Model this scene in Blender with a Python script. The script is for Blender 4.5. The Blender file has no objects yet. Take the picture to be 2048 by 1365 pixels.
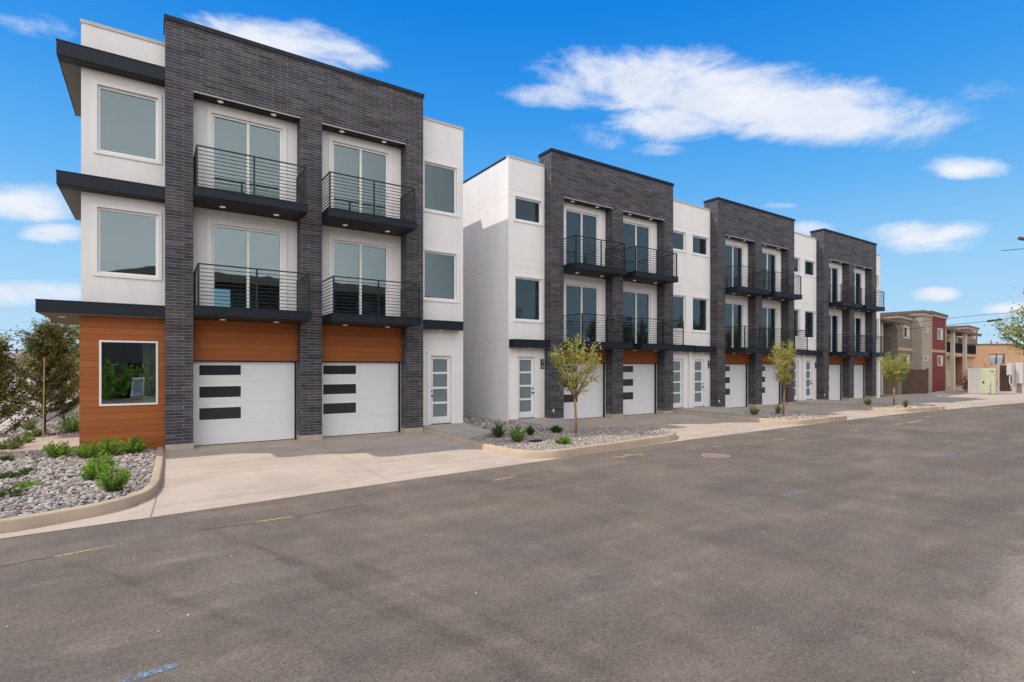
import bpy, bmesh, math, random
from mathutils import Vector, Matrix, noise
R = math.radians
C = bpy.context.scene.collection
S = bpy.context.scene

# ------------------------------------------------------------------ camera, light, exposure
CAMZ = 2.2
YAW = 0.593194
cd = bpy.data.cameras.new('camera'); cam = bpy.data.objects.new('camera', cd); C.objects.link(cam)
cam.location = (0, 0, CAMZ); cam.rotation_euler = (R(90), 0, -YAW)
cd.sensor_width = 36; cd.lens = 36*1065/2048; cd.shift_y = (734.5-682.5)/2048
cd.clip_start = .1; cd.clip_end = 3000
S.camera = cam
S.view_settings.view_transform = 'Standard'; S.view_settings.look = 'None'
S.view_settings.exposure = 0.0; S.view_settings.gamma = 1

SUN = Vector((-.67, .38, 1)).normalized()
sl = bpy.data.lights.new('sun', 'SUN'); sl.energy = 3.4; sl.angle = R(.5); sl.color = (1, .92, .80)
so = bpy.data.objects.new('sun', sl); C.objects.link(so)
so.rotation_euler = (-SUN).to_track_quat('-Z', 'Y').to_euler()

F_ = 1065.0
def ray(px, py):
    u = (px-1024)/F_; v = (734.5-py)/F_
    s, c = math.sin(YAW), math.cos(YAW)
    return Vector((s+c*u, c-s*u, v))

def nodes(nt):
    nt.nodes.clear()
    N = lambda t, **k: _n(nt, t, **k)
    return N, nt.links.new
def _n(nt, t, **k):
    n = nt.nodes.new(t)
    for a, b in k.items(): setattr(n, a, b)
    return n

def make_world():
    w = bpy.data.worlds.new('World'); S.world = w; w.use_nodes = True
    nt = w.node_tree; N, L = nodes(nt)
    out = N('ShaderNodeOutputWorld'); bg = N('ShaderNodeBackground'); L(bg.outputs[0], out.inputs[0])
    geo = N('ShaderNodeTexCoord')
    D = geo.outputs['Generated']
    def M(op, a, b=None, c=None, clamp=False):
        n = N('ShaderNodeMath', operation=op); n.use_clamp = clamp
        for i, v in enumerate((a, b, c)):
            if v is None: continue
            if isinstance(v, (int, float)): n.inputs[i].default_value = v
            else: L(v, n.inputs[i])
        return n.outputs[0]
    def MIX(f, a, b, mode='MIX'):
        n = N('ShaderNodeMix', data_type='RGBA', blend_type=mode)
        if isinstance(f, (int, float)): n.inputs[0].default_value = f
        else: L(f, n.inputs[0])
        for v, i in ((a, 6), (b, 7)):
            if isinstance(v, tuple): n.inputs[i].default_value = (*v, 1)
            else: L(v, n.inputs[i])
        return n.outputs[2]
    sep = N('ShaderNodeSeparateXYZ'); L(D, sep.inputs[0]); z = sep.outputs[2]
    ramp = N('ShaderNodeValToRGB'); L(z, ramp.inputs[0])
    e = ramp.color_ramp.elements
    e[0].position = 0.0; e[0].color = (.60, .80, .96, 1)
    e[1].position = 1.0; e[1].color = (.004, .14, .58, 1)
    for p, c in ((.06, (.48, .74, .97)), (.16, (.33, .65, .97)), (.29, (.13, .47, .94)), (.42, (.04, .33, .88)), (.55, (.006, .24, .80))):
        x = e.new(p); x.color = (*c, 1)
    sky = N('ShaderNodeTexSky', sky_type='NISHITA'); sky.sun_disc = False
    sky.sun_elevation = math.asin(SUN.z); sky.sun_rotation = math.atan2(SUN.x, SUN.y)
    ns = N('ShaderNodeVectorMath', operation='SCALE'); L(sky.outputs[0], ns.inputs[0]); ns.inputs[3].default_value = .05
    base = MIX(.95, ns.outputs[0], ramp.outputs[0])
    # clouds
    mp = N('ShaderNodeMapping'); L(D, mp.inputs[0]); mp.inputs['Scale'].default_value = (1, 1, 2.6)
    n1 = N('ShaderNodeTexNoise'); L(mp.outputs[0], n1.inputs[0]); n1.inputs['Scale'].default_value = 5.5; n1.inputs['Detail'].default_value = 12; n1.inputs['Roughness'].default_value = .66
    n1.inputs['Distortion'].default_value = .35
    nf = M('SUBTRACT', n1.outputs[0], .5)
    total = None
    # photo clouds as directions: centre pixel, half sizes in pixels, tilt, strength
    cl = [(1400, 180, 350, 78, .10, 1.15), (1570, 215, 320, 68, .08, 1.15), (1330, 243, 130, 42, 0, 1.1), (1110, 192, 110, 28, .05, .75), (1700, 240, 150, 32, .04, .7),
          (590, 85, 180, 38, .22, 1.0), (715, 122, 80, 24, .15, .75), (640, 100, 120, 50, .2, .7),
          (60, 400, 130, 42, 0, .95), (120, 466, 75, 18, 0, .8), (60, 588, 170, 26, 0, .9),
          (1870, 478, 150, 38, .0, .95), (1840, 465, 110, 25, 0, .8), (1930, 335, 100, 26, .05, .9), (1868, 588, 55, 17, 0, 1.0),
          (2040, 618, 90, 16, 0, .8), (1610, 458, 50, 16, 0, .7), (1560, 411, 40, 8, 0, .45), (50, 50, 80, 30, .1, .35),
          (1200, 275, 60, 25, .2, .35), (1320, 300, 50, 14, .1, .2), (1960, 175, 60, 18, 0, .1), (230, 240, 60, 20, 0, .3)]
    for px, py, hw, hh, tilt, st in cl:
        c = ray(px, py).normalized()
        ux = ray(px+10, py+10*tilt).normalized()-c; ux.normalize()
        vx = c.cross(ux).normalized()
        # pixel to angle scale at that spot
        ax = (ray(px+hw, py+hw*tilt).normalized()-ray(px-hw, py-hw*tilt).normalized()).length/2
        ay = (ray(px, py+hh).normalized()-ray(px, py-hh).normalized()).length/2
        dx = N('ShaderNodeVectorMath', operation='DOT_PRODUCT'); L(D, dx.inputs[0]); dx.inputs[1].default_value = ux/ax
        dy = N('ShaderNodeVectorMath', operation='DOT_PRODUCT'); L(D, dy.inputs[0]); dy.inputs[1].default_value = vx/ay
        ox = M('SUBTRACT', dx.outputs['Value'], c.dot(ux)/ax); oy = M('SUBTRACT', dy.outputs['Value'], c.dot(vx)/ay)
        r2 = M('ADD', M('MULTIPLY', ox, ox), M('MULTIPLY', oy, oy))
        m = M('MULTIPLY', M('SUBTRACT', 1.15, r2), st)
        total = m if total is None else M('MAXIMUM', total, m)
    total = M('MAXIMUM', total, -1.0)
    f = M('ADD', M('MULTIPLY', total, 1.0), M('MULTIPLY', nf, 3.8))
    sm = N('ShaderNodeMapRange', interpolation_type='SMOOTHSTEP'); L(f, sm.inputs[0]); sm.inputs[1].default_value = .0; sm.inputs[2].default_value = 1.3
    n2 = N('ShaderNodeTexNoise'); L(mp.outputs[0], n2.inputs[0]); n2.inputs['Scale'].default_value = 9; n2.inputs['Detail'].default_value = 6
    shade = MIX(n2.outputs[0], (.60, .69, .86), (1.12, 1.10, 1.08))
    front = MIX(M('MULTIPLY', sm.outputs[0], .93), base, shade)
    # milky haze added to the sky behind the camera, brightened to fill shaded fronts
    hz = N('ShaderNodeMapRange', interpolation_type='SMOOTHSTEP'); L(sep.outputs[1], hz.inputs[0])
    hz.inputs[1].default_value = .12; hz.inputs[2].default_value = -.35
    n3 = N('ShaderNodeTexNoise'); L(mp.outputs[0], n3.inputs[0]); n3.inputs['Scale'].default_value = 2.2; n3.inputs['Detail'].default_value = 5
    haze_fill = MIX(n3.outputs[0], (1.62, 1.64, 1.71), (2.28, 2.23, 2.18))
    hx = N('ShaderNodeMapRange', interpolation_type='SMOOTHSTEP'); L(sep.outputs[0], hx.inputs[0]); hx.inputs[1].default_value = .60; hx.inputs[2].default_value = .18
    haze_fill = MIX(hx.outputs[0], (.32, .38, .48), haze_fill); hzf = hz.outputs[0]  # added haze dimmed to the right so the farther panes reflect less
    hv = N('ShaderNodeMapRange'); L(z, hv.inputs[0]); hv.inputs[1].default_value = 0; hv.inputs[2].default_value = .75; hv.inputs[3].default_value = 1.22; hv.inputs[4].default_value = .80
    hs_ = N('ShaderNodeVectorMath', operation='SCALE'); L(haze_fill, hs_.inputs[0]); L(hv.outputs[0], hs_.inputs[3]); haze_fill = hs_.outputs[0]
    fin = MIX(hzf, front, haze_fill)
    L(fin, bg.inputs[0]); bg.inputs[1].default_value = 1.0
make_world()

# ------------------------------------------------------------------ materials
MATS = {}
def mat(name, col, rough=.7, spec=.3, metal=0, noise_amt=0, noise_scale=8, bump=0, bump_scale=40, stretch=None, col2=None):
    m = bpy.data.materials.new(name); m.use_nodes = True; MATS[name] = m
    nt = m.node_tree; b = nt.nodes['Principled BSDF']
    b.inputs['Base Color'].default_value = (*col, 1); b.inputs['Roughness'].default_value = rough
    b.inputs['Specular IOR Level'].default_value = spec; b.inputs['Metallic'].default_value = metal
    N = lambda t, **k: _n(nt, t, **k); L = nt.links.new
    if noise_amt or bump:
        tc = N('ShaderNodeTexCoord'); mp = N('ShaderNodeMapping'); L(tc.outputs['Object'], mp.inputs[0])
        if stretch: mp.inputs['Scale'].default_value = stretch
    if noise_amt:
        n = N('ShaderNodeTexNoise'); L(mp.outputs[0], n.inputs[0]); n.inputs['Scale'].default_value = noise_scale; n.inputs['Detail'].default_value = 7; n.inputs['Roughness'].default_value = .62
        r = N('ShaderNodeValToRGB'); L(n.outputs[0], r.inputs[0])
        c2 = col2 or tuple(min(1, c*(1+noise_amt)) for c in col)
        r.color_ramp.elements[0].position = .3; r.color_ramp.elements[0].color = (*[c*(1-noise_amt) for c in col], 1)
        r.color_ramp.elements[1].position = .7; r.color_ramp.elements[1].color = (*c2, 1)
        L(r.outputs[0], b.inputs['Base Color'])
    if bump:
        n = N('ShaderNodeTexNoise'); L(mp.outputs[0], n.inputs[0]); n.inputs['Scale'].default_value = bump_scale; n.inputs['Detail'].default_value = 4
        bp = N('ShaderNodeBump'); L(n.outputs[0], bp.inputs['Height']); bp.inputs['Strength'].default_value = bump; bp.inputs['Distance'].default_value = .01
        L(bp.outputs[0], b.inputs['Normal'])
    return m

def attr_mat(name, ca, cb, rough=.6, transl=0.0, spec=.3):
    """colour varies per element through the 'tone' attribute of the mesh"""
    m = bpy.data.materials.new(name); m.use_nodes = True; MATS[name] = m
    nt = m.node_tree; b = nt.nodes['Principled BSDF']; N = lambda t, **k: _n(nt, t, **k); L = nt.links.new
    a = N('ShaderNodeAttribute', attribute_name='tone')
    r = N('ShaderNodeValToRGB'); L(a.outputs['Fac'], r.inputs[0])
    r.color_ramp.elements[0].color = (*ca, 1); r.color_ramp.elements[1].color = (*cb, 1)
    L(r.outputs[0], b.inputs['Base Color']); b.inputs['Roughness'].default_value = rough; b.inputs['Specular IOR Level'].default_value = spec
    if transl:
        t = N('ShaderNodeBsdfTranslucent'); L(r.outputs[0], t.inputs[0]); mx = N('ShaderNodeMixShader'); mx.inputs[0].default_value = transl
        L(b.outputs[0], mx.inputs[1]); L(t.outputs[0], mx.inputs[2]); L(mx.outputs[0], nt.nodes['Material Output'].inputs[0])
    return m, r

def lines_mat(name, col, axis, pitch, linew, dark, rough=.6, noise_amt=.1, stretch=(1, 1, 1), nscale=5, depth=.4, phase=0):
    """boards: a groove every `pitch` metres along an axis"""
    m = mat(name, col, rough, .25, 0, noise_amt, nscale, 0, 40, stretch)
    nt = m.node_tree; N = lambda t, **k: _n(nt, t, **k); L = nt.links.new; b = nt.nodes['Principled BSDF']
    tc = N('ShaderNodeTexCoord'); sp = N('ShaderNodeSeparateXYZ'); L(tc.outputs['Object'], sp.inputs[0])
    a = N('ShaderNodeMath', operation='MULTIPLY_ADD'); L(sp.outputs[axis], a.inputs[0]); a.inputs[1].default_value = 1/pitch; a.inputs[2].default_value = 100.0+phase
    fr = N('ShaderNodeMath', operation='FRACT'); L(a.outputs[0], fr.inputs[0])
    lt = N('ShaderNodeMath', operation='LESS_THAN'); L(fr.outputs[0], lt.inputs[0]); lt.inputs[1].default_value = linew/pitch
    fl = N('ShaderNodeMath', operation='FLOOR'); L(a.outputs[0], fl.inputs[0])
    wn = N('ShaderNodeTexWhiteNoise', noise_dimensions='1D'); L(fl.outputs[0], wn.inputs['W'])
    src = b.inputs['Base Color'].links[0].from_socket
    hv = N('ShaderNodeHueSaturation'); L(src, hv.inputs['Color'])
    vr = N('ShaderNodeMapRange'); L(wn.outputs[0], vr.inputs[0]); vr.inputs[3].default_value = .9; vr.inputs[4].default_value = 1.1
    L(vr.outputs[0], hv.inputs['Value'])
    mx = N('ShaderNodeMix', data_type='RGBA'); L(lt.outputs[0], mx.inputs[0]); L(hv.outputs[0], mx.inputs[6]); mx.inputs[7].default_value = (*[c*dark for c in col], 1)
    L(mx.outputs[2], b.inputs['Base Color'])
    inv = N('ShaderNodeMath', operation='SUBTRACT'); inv.inputs[0].default_value = 1; L(lt.outputs[0], inv.inputs[1])
    bp = N('ShaderNodeBump'); L(inv.outputs[0], bp.inputs['Height']); bp.inputs['Strength'].default_value = depth; bp.inputs['Distance'].default_value = .01
    L(bp.outputs[0], b.inputs['Normal'])
    return m

def brick_mat(name, c1, c2, mortar, bw=.40, rh=.0835, mw=.0075):
    m = bpy.data.materials.new(name); m.use_nodes = True; MATS[name] = m
    nt = m.node_tree; N = lambda t, **k: _n(nt, t, **k); L = nt.links.new; b = nt.nodes['Principled BSDF']
    tc = N('ShaderNodeTexCoord'); ge = N('ShaderNodeNewGeometry')
    sp = N('ShaderNodeSeparateXYZ'); L(tc.outputs['Object'], sp.inputs[0]); sn = N('ShaderNodeSeparateXYZ'); L(ge.outputs['Normal'], sn.inputs[0])
    ab = N('ShaderNodeMath', operation='ABSOLUTE'); L(sn.outputs[0], ab.inputs[0]); gt = N('ShaderNodeMath', operation='GREATER_THAN'); L(ab.outputs[0], gt.inputs[0]); gt.inputs[1].default_value = .5
    mx = N('ShaderNodeMix', data_type='FLOAT'); L(gt.outputs[0], mx.inputs[0]); L(sp.outputs[0], mx.inputs[2]); L(sp.outputs[1], mx.inputs[3])
    cb = N('ShaderNodeCombineXYZ'); L(mx.outputs[0], cb.inputs[0]); L(sp.outputs[2], cb.inputs[1])
    br = N('ShaderNodeTexBrick'); L(cb.outputs[0], br.inputs[0]); br.offset = .5
    br.inputs['Color1'].default_value = (*c1, 1); br.inputs['Color2'].default_value = (*c2, 1); br.inputs['Mortar'].default_value = (*mortar, 1)
    br.inputs['Scale'].default_value = 1; br.inputs['Mortar Size'].default_value = mw; br.inputs['Mortar Smooth'].default_value = .15
    br.inputs['Bias'].default_value = -.1; br.inputs['Brick Width'].default_value = bw; br.inputs['Row Height'].default_value = rh
    # per-brick brown/grey tint
    dv = N('ShaderNodeVectorMath', operation='MULTIPLY'); L(cb.outputs[0], dv.inputs[0]); dv.inputs[1].default_value = (1/bw*.9, 1/rh, 1)
    fl = N('ShaderNodeVectorMath', operation='FLOOR'); L(dv.outputs[0], fl.inputs[0])
    wn = N('ShaderNodeTexWhiteNoise', noise_dimensions='2D'); L(fl.outputs[0], wn.inputs[0])
    rp = N('ShaderNodeValToRGB'); L(wn.outputs[0], rp.inputs[0]); rp.color_ramp.interpolation = 'CONSTANT'
    rp.color_ramp.elements[0].color = (.72, .66, .64, 1); rp.color_ramp.elements[1].position = .82; rp.color_ramp.elements[1].color = (1.35, 1.25, 1.25, 1)
    for p, c in ((.12, (.9, .9, .95)), (.3, (1, 1, 1.08)), (.6, (1.1, 1.06, 1.06)), (.93, (1.0, .82, .72))):
        x = rp.color_ramp.elements.new(p); x.color = (*c, 1)
    n = N('ShaderNodeTexNoise'); L(cb.outputs[0], n.inputs[0]); n.inputs['Scale'].default_value = 26; n.inputs['Detail'].default_value = 5
    mr = N('ShaderNodeMapRange'); L(n.outputs[0], mr.inputs[0]); mr.inputs[1].default_value = .3; mr.inputs[2].default_value = .7; mr.inputs[3].default_value = .8; mr.inputs[4].default_value = 1.2
    m1 = N('ShaderNodeMix', data_type='RGBA', blend_type='MULTIPLY'); m1.inputs[0].default_value = 1; L(br.outputs[0], m1.inputs[6]); L(rp.outputs[0], m1.inputs[7])
    m2 = N('ShaderNodeVectorMath', operation='SCALE'); L(m1.outputs[2], m2.inputs[0]); L(mr.outputs[0], m2.inputs[3])
    L(m2.outputs[0], b.inputs['Base Color']); b.inputs['Roughness'].default_value = .62; b.inputs['Specular IOR Level'].default_value = .35
    inv = N('ShaderNodeMath', operation='SUBTRACT'); inv.inputs[0].default_value = 1; L(br.outputs['Fac'], inv.inputs[1])
    ad = N('ShaderNodeMath', operation='MULTIPLY_ADD'); L(n.outputs[0], ad.inputs[0]); ad.inputs[1].default_value = .35; L(inv.outputs[0], ad.inputs[2])
    bp = N('ShaderNodeBump'); L(ad.outputs[0], bp.inputs['Height']); bp.inputs['Strength'].default_value = .7; bp.inputs['Distance'].default_value = .008
    L(bp.outputs[0], b.inputs['Normal'])
    return m

def glass_mat(name, tint, refl, r0=.16):
    """coated window glass: part mirror, part tinted view of the room behind"""
    m = bpy.data.materials.new(name); m.use_nodes = True; MATS[name] = m
    nt = m.node_tree; N, L = nodes(nt)
    out = N('ShaderNodeOutputMaterial'); g = N('ShaderNodeBsdfGlossy'); g.inputs[0].default_value = (*refl, 1); g.inputs['Roughness'].default_value = .015
    t = N('ShaderNodeBsdfTransparent'); t.inputs[0].default_value = (*tint, 1)
    fr = N('ShaderNodeFresnel'); fr.inputs[0].default_value = 1.5
    ad = N('ShaderNodeMath', operation='MULTIPLY_ADD'); L(fr.outputs[0], ad.inputs[0]); ad.inputs[1].default_value = .55; ad.inputs[2].default_value = r0; ad.use_clamp = True
    tc = N('ShaderNodeTexCoord'); n = N('ShaderNodeTexNoise'); L(tc.outputs['Object'], n.inputs[0]); n.inputs['Scale'].default_value = 1.1
    bp = N('ShaderNodeBump'); L(n.outputs[0], bp.inputs['Height']); bp.inputs['Strength'].default_value = .05; bp.inputs['Distance'].default_value = .05; L(bp.outputs[0], g.inputs['Normal'])
    mx = N('ShaderNodeMixShader'); L(ad.outputs[0], mx.inputs[0]); L(t.outputs[0], mx.inputs[1]); L(g.outputs[0], mx.inputs[2]); L(mx.outputs[0], out.inputs[0])
    return m

def frosted_mat(name, col):
    m = mat(name, col, .22, .5, 0, .08, 2.0); return m

# stucco with faint control joints
def stucco(name, col, joints=None):
    m = mat(name, col, .85, .15, 0, .05, 1.1, .3, 120, (1.6, 1.6, .5))
    if joints:
        nt = m.node_tree; N = lambda t, **k: _n(nt, t, **k); L = nt.links.new; b = nt.nodes['Principled BSDF']
        tc = N('ShaderNodeTexCoord'); sp = N('ShaderNodeSeparateXYZ'); L(tc.outputs['Object'], sp.inputs[0])
        acc = None
        for z in joints:
            d = N('ShaderNodeMath', operation='COMPARE'); L(sp.outputs[2], d.inputs[0]); d.inputs[1].default_value = z; d.inputs[2].default_value = .007
            if acc is None: acc = d.outputs[0]
            else:
                a = N('ShaderNodeMath', operation='ADD'); L(acc, a.inputs[0]); L(d.outputs[0], a.inputs[1]); acc = a.outputs[0]
        src = b.inputs['Base Color'].links[0].from_socket
        mx = N('ShaderNodeMix', data_type='RGBA'); L(acc, mx.inputs[0]); L(src, mx.inputs[6]); mx.inputs[7].default_value = (*[c*.72 for c in col], 1)
        L(mx.outputs[2], b.inputs['Base Color'])
    return m

stucco('stucco', (.80, .775, .76))
stucco('stucco_jointed', (.81, .785, .77), [3.27, 2.94, 6.42, 6.10, 9.07, 8.80])
mat('trim_white', (.81, .79, .78), .6, .3)
mat('vinyl_white', (.80, .80, .80), .35, .4)
mat('garage_white', (.77, .77, .79), .45, .35, 0, .02, 3)
lines_mat('wood_siding', (.35, .108, .030), 2, .168, .008, .45, .55, .11, (.9, .9, 22), 3, .5)
brick_mat('brick', (.034, .034, .042), (.078, .075, .088), (.19, .18, .175))
mat('dark_metal', (.011, .015, .025), .5, .25, 0, .15, 3)
mat('rail_metal', (.008, .010, .014), .4, .4)
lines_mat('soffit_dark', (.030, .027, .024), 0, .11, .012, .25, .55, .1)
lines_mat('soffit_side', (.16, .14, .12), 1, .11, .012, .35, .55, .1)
mat('soffit_plain', (.30, .26, .22), .6)
mat('lamp_white', (.80, .76, .68), .4)
lm = mat('lamp_glow', (.85, .80, .70), .4); lm.node_tree.nodes['Principled BSDF'].inputs['Emission Color'].default_value = (1, .92, .78, 1); lm.node_tree.nodes['Principled BSDF'].inputs['Emission Strength'].default_value = .22
mat('jamb_dark', (.012, .013, .018), .5)
mat('interior', (.60, .58, .54), .9, .1)
mat('interior_floor', (.22, .16, .11), .5, .3)
glass_mat('glass', (.62, .68, .66), (.60, .72, .76), .125)
glass_mat('glass_clear', (.7, .75, .72), (.85, .92, .88), .30)
mat('glass_garage', (.034, .035, .040), .08, .5)
frosted_mat('frosted', (.17, .215, .225))
mat('coping_light', (.50, .48, .46), .5, .4)
mat('black', (.008, .008, .01), .4)
mat('roof_membrane', (.5, .5, .5), .9)
mat('plinth', (.42, .36, .30), .85, .2, 0, .15, 6, .3, 60)

# ------------------------------------------------------------------ mesh helpers
class MB:
    def __init__(s): s.v = []; s.f = []; s.m = []; s.tone = []
    def quad(s, a, b, c, d, mi=0, t=0):
        i = len(s.v); s.v += [tuple(a), tuple(b), tuple(c), tuple(d)]; s.f.append((i, i+1, i+2, i+3)); s.m.append(mi); s.tone.append(t)
    def poly(s, pts, mi=0, t=0):
        i = len(s.v); s.v += [tuple(p) for p in pts]; s.f.append(tuple(range(i, i+len(pts)))); s.m.append(mi); s.tone.append(t)
    def box(s, x0, x1, y0, y1, z0, z1, mi=0, skip=''):
        i = len(s.v)
        s.v += [(x0, y0, z0), (x1, y0, z0), (x1, y1, z0), (x0, y1, z0), (x0, y0, z1), (x1, y0, z1), (x1, y1, z1), (x0, y1, z1)]
        for k, q in (('b', (3, 2, 1, 0)), ('t', (4, 5, 6, 7)), ('f', (0, 1, 5, 4)), ('r', (1, 2, 6, 5)), ('k', (2, 3, 7, 6)), ('l', (3, 0, 4, 7))):
            if k in skip: continue
            s.f.append(tuple(i+j for j in q)); s.m.append(mi); s.tone.append(0)
    def tube(s, pts, rad, n=6, mi=0, t=0, cap=True):
        """pts: Vectors, rad: float or list"""
        pts = [Vector(p) for p in pts]
        if not isinstance(rad, (list, tuple)): rad = [rad]*len(pts)
        base = len(s.v); prev = None
        for k, p in enumerate(pts):
            d = (pts[min(k+1, len(pts)-1)]-pts[max(k-1, 0)]).normalized()
            if prev is None:
                a = d.orthogonal().normalized()
            else:
                a = (prev-d*prev.dot(d)).normalized()
            prev = a; b = d.cross(a)
            for j in range(n):
                an = 2*math.pi*j/n
                s.v.append(tuple(p+(a*math.cos(an)+b*math.sin(an))*rad[k]))
        for k in range(len(pts)-1):
            for j in range(n):
                q = (base+k*n+j, base+k*n+(j+1) % n, base+(k+1)*n+(j+1) % n, base+(k+1)*n+j)
                s.f.append(q); s.m.append(mi); s.tone.append(t)
        if cap:
            s.f.append(tuple(base+j for j in reversed(range(n)))); s.m.append(mi); s.tone.append(t)
            s.f.append(tuple(base+(len(pts)-1)*n+j for j in range(n))); s.m.append(mi); s.tone.append(t)
    def disc(s, c, r, n=20, h=.006, mi=0):
        b = len(s.v)
        for j in range(n): s.v.append((c[0]+r*math.cos(2*math.pi*j/n), c[1]+r*math.sin(2*math.pi*j/n), c[2]))
        for j in range(n): s.v.append((c[0]+r*math.cos(2*math.pi*j/n), c[1]+r*math.sin(2*math.pi*j/n), c[2]+h))
        s.f.append(tuple(b+j for j in reversed(range(n)))); s.m.append(mi); s.tone.append(0)
        s.f.append(tuple(b+n+j for j in range(n))); s.m.append(mi); s.tone.append(0)
        for j in range(n):
            s.f.append((b+j, b+(j+1) % n, b+n+(j+1) % n, b+n+j)); s.m.append(mi); s.tone.append(0)
    def grid_wall(s, x0, x1, z0, z1, y0, y1, holes, mi=0, lim=None):
        """slab in XZ between y0 (front) and y1 with rectangular holes (xa,xb,za,zb)"""
        xs = sorted({x0, x1, *[h[0] for h in holes], *[h[1] for h in holes]}); zs = sorted({z0, z1, *[h[2] for h in holes], *[h[3] for h in holes]})
        xs = [x for x in xs if x0-1e-6 <= x <= x1+1e-6]; zs = [z for z in zs if z0-1e-6 <= z <= z1+1e-6]
        def solid(i, j):
            if i < 0 or j < 0 or i >= len(xs)-1 or j >= len(zs)-1: return False
            cx = (xs[i]+xs[i+1])/2; cz = (zs[j]+zs[j+1])/2
            return not any(h[0] < cx < h[1] and h[2] < cz < h[3] for h in holes)
        vd = {}
        def V(i, j, k):
            if (i, j, k) not in vd:
                vd[(i, j, k)] = len(s.v); s.v.append((xs[i], (y0, y1)[k], zs[j]))
            return vd[(i, j, k)]
        def F(*q): s.f.append(q); s.m.append(mi); s.tone.append(0)
        for i in range(len(xs)-1):
            for j in range(len(zs)-1):
                if not solid(i, j): continue
                F(V(i, j, 0), V(i+1, j, 0), V(i+1, j+1, 0), V(i, j+1, 0))
                F(V(i, j+1, 1), V(i+1, j+1, 1), V(i+1, j, 1), V(i, j, 1))
                if not solid(i-1, j): F(V(i, j, 1), V(i, j, 0), V(i, j+1, 0), V(i, j+1, 1))
                if not solid(i+1, j): F(V(i+1, j, 0), V(i+1, j, 1), V(i+1, j+1, 1), V(i+1, j+1, 0))
                if not solid(i, j-1): F(V(i, j, 1), V(i+1, j, 1), V(i+1, j, 0), V(i, j, 0))
                if not solid(i, j+1): F(V(i, j+1, 0), V(i+1, j+1, 0), V(i+1, j+1, 1), V(i, j+1, 1))
    def build(s, name, mats, parent=None, smooth=False, origin=None, tone=False, bevel=0):
        """vertices are in the parent's local space"""
        me = bpy.data.meshes.new(name); me.from_pydata(s.v, [], s.f)
        for mm in (mats if isinstance(mats, (list, tuple)) else [mats]): me.materials.append(MATS[mm] if isinstance(mm, str) else mm)
        me.polygons.foreach_set('material_index', s.m)
        if smooth: me.polygons.foreach_set('use_smooth', [True]*len(s.f))
        if tone:
            at = me.attributes.new('tone', 'FLOAT', 'FACE'); at.data.foreach_set('value', s.tone)
        me.update()
        o = bpy.data.objects.new(name, me); C.objects.link(o)
        if parent: o.parent = parent
        if bevel:
            b = o.modifiers.new('bevel', 'BEVEL'); b.width = bevel; b.segments = 2; b.limit_method = 'ANGLE'
        return o

def tag(o, label=None, cat=None, group=None, kind=None):
    if label: o['label'] = label
    if cat: o['category'] = cat
    if group: o['group'] = group
    if kind: o['kind'] = kind
    return o
def thing(name, loc, label, cat, group=None, rz=0):
    o = bpy.data.objects.new(name, None); C.objects.link(o); o.location = loc; o.rotation_euler = (0, 0, rz)
    return tag(o, label, cat, group)

# ------------------------------------------------------------------ townhouses
WALL = 17.05; BRK = 16.60; W = 7.307
OPEN = [(.632, 3.36), (3.985, 6.69)]
TOPS = {}
def window(root, xa, xb, za, zb, trim=.10, pane='glass', name='window', deep=.05, frame=.055):
    """frame in the hole (xa..xb, za..zb), pane, stucco trim round it"""
    y = deep
    f = MB(); f.grid_wall(xa, xb, za, zb, y, y+.07, [(xa+frame, xb-frame, za+frame, zb-frame)])
    fo = f.build(name, 'vinyl_white', root)
    p = MB(); p.box(xa+frame, xb-frame, y+.03, y+.04, za+frame, zb-frame); p.build('pane', pane, fo)
    if trim:
        t = MB(); t.grid_wall(xa-trim, xb+trim, za-trim, zb+trim, -.035, 0, [(xa+.001, xb-.001, za+.001, zb-.001)])
        t.build('trim', 'trim_white', fo, bevel=.006)
    return fo

def downlights(parent, pts):
    for x, y, z in pts:
        b = MB(); b.disc((x, y, z-.012), .075, 20, .011); b.build('downlight', 'lamp_glow', parent)

def railing(parent, xa, xb, yf, yb, z):
    b = MB(); h = 1.07; q = .02
    for x in (xa, (xa+xb)/2, xb): b.box(x-q, x+q, yf-q, yf+q, z, z+h-.03)
    for x in (xa, xb): b.box(x-q, x+q, yb-2*q, yb, z, z+h-.03)
    b.box(xa-q, xb+q, yf-q, yf+q, z+h-.03, z+h)
    for x in (xa, xb): b.box(x-q, x+q, yf+q, yb, z+h-.03, z+h)
    n = 10; r = .008
    for k in range(n):
        zz = z+.07+k*(h-.1)/n
        b.box(xa+q, (xa+xb)/2-q, yf-r, yf+r, zz-r, zz+r); b.box((xa+xb)/2+q, xb-q, yf-r, yf+r, zz-r, zz+r)
        for x in (xa, xb): b.box(x-r, x+r, yf+q, yb-2*q, zz-r, zz+r)
    return b.build('railing', 'rail_metal', parent)

def balcony(root, xa, xb, yf, z, oa, ob, lights):
    """deck with fascia; local y: 0 = white wall plane, brick front at -.45"""
    th = .235; br = BRK-WALL
    b = MB(); b.box(xa, xb, yf, br-.004, z-th, z); b.box(oa+.004, ob-.004, br-.004, -.004, z-th, z, skip='f')
    b.box(xa-.012, xb+.012, yf-.012, br-.006, z-.028, z+.004)
    d = b.build('balcony', 'dark_metal', root)
    s = MB(); s.box(xa+.03, xb-.03, yf+.03, -.03, z-th-.012, z-th-.001); s.build('soffit', 'soffit_dark', d)
    railing(d, xa+.055, xb-.055, yf+.05, -.01, z+.004)
    downlights(d, [(x, br-.02, z-th-.012) for x in lights])

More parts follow.
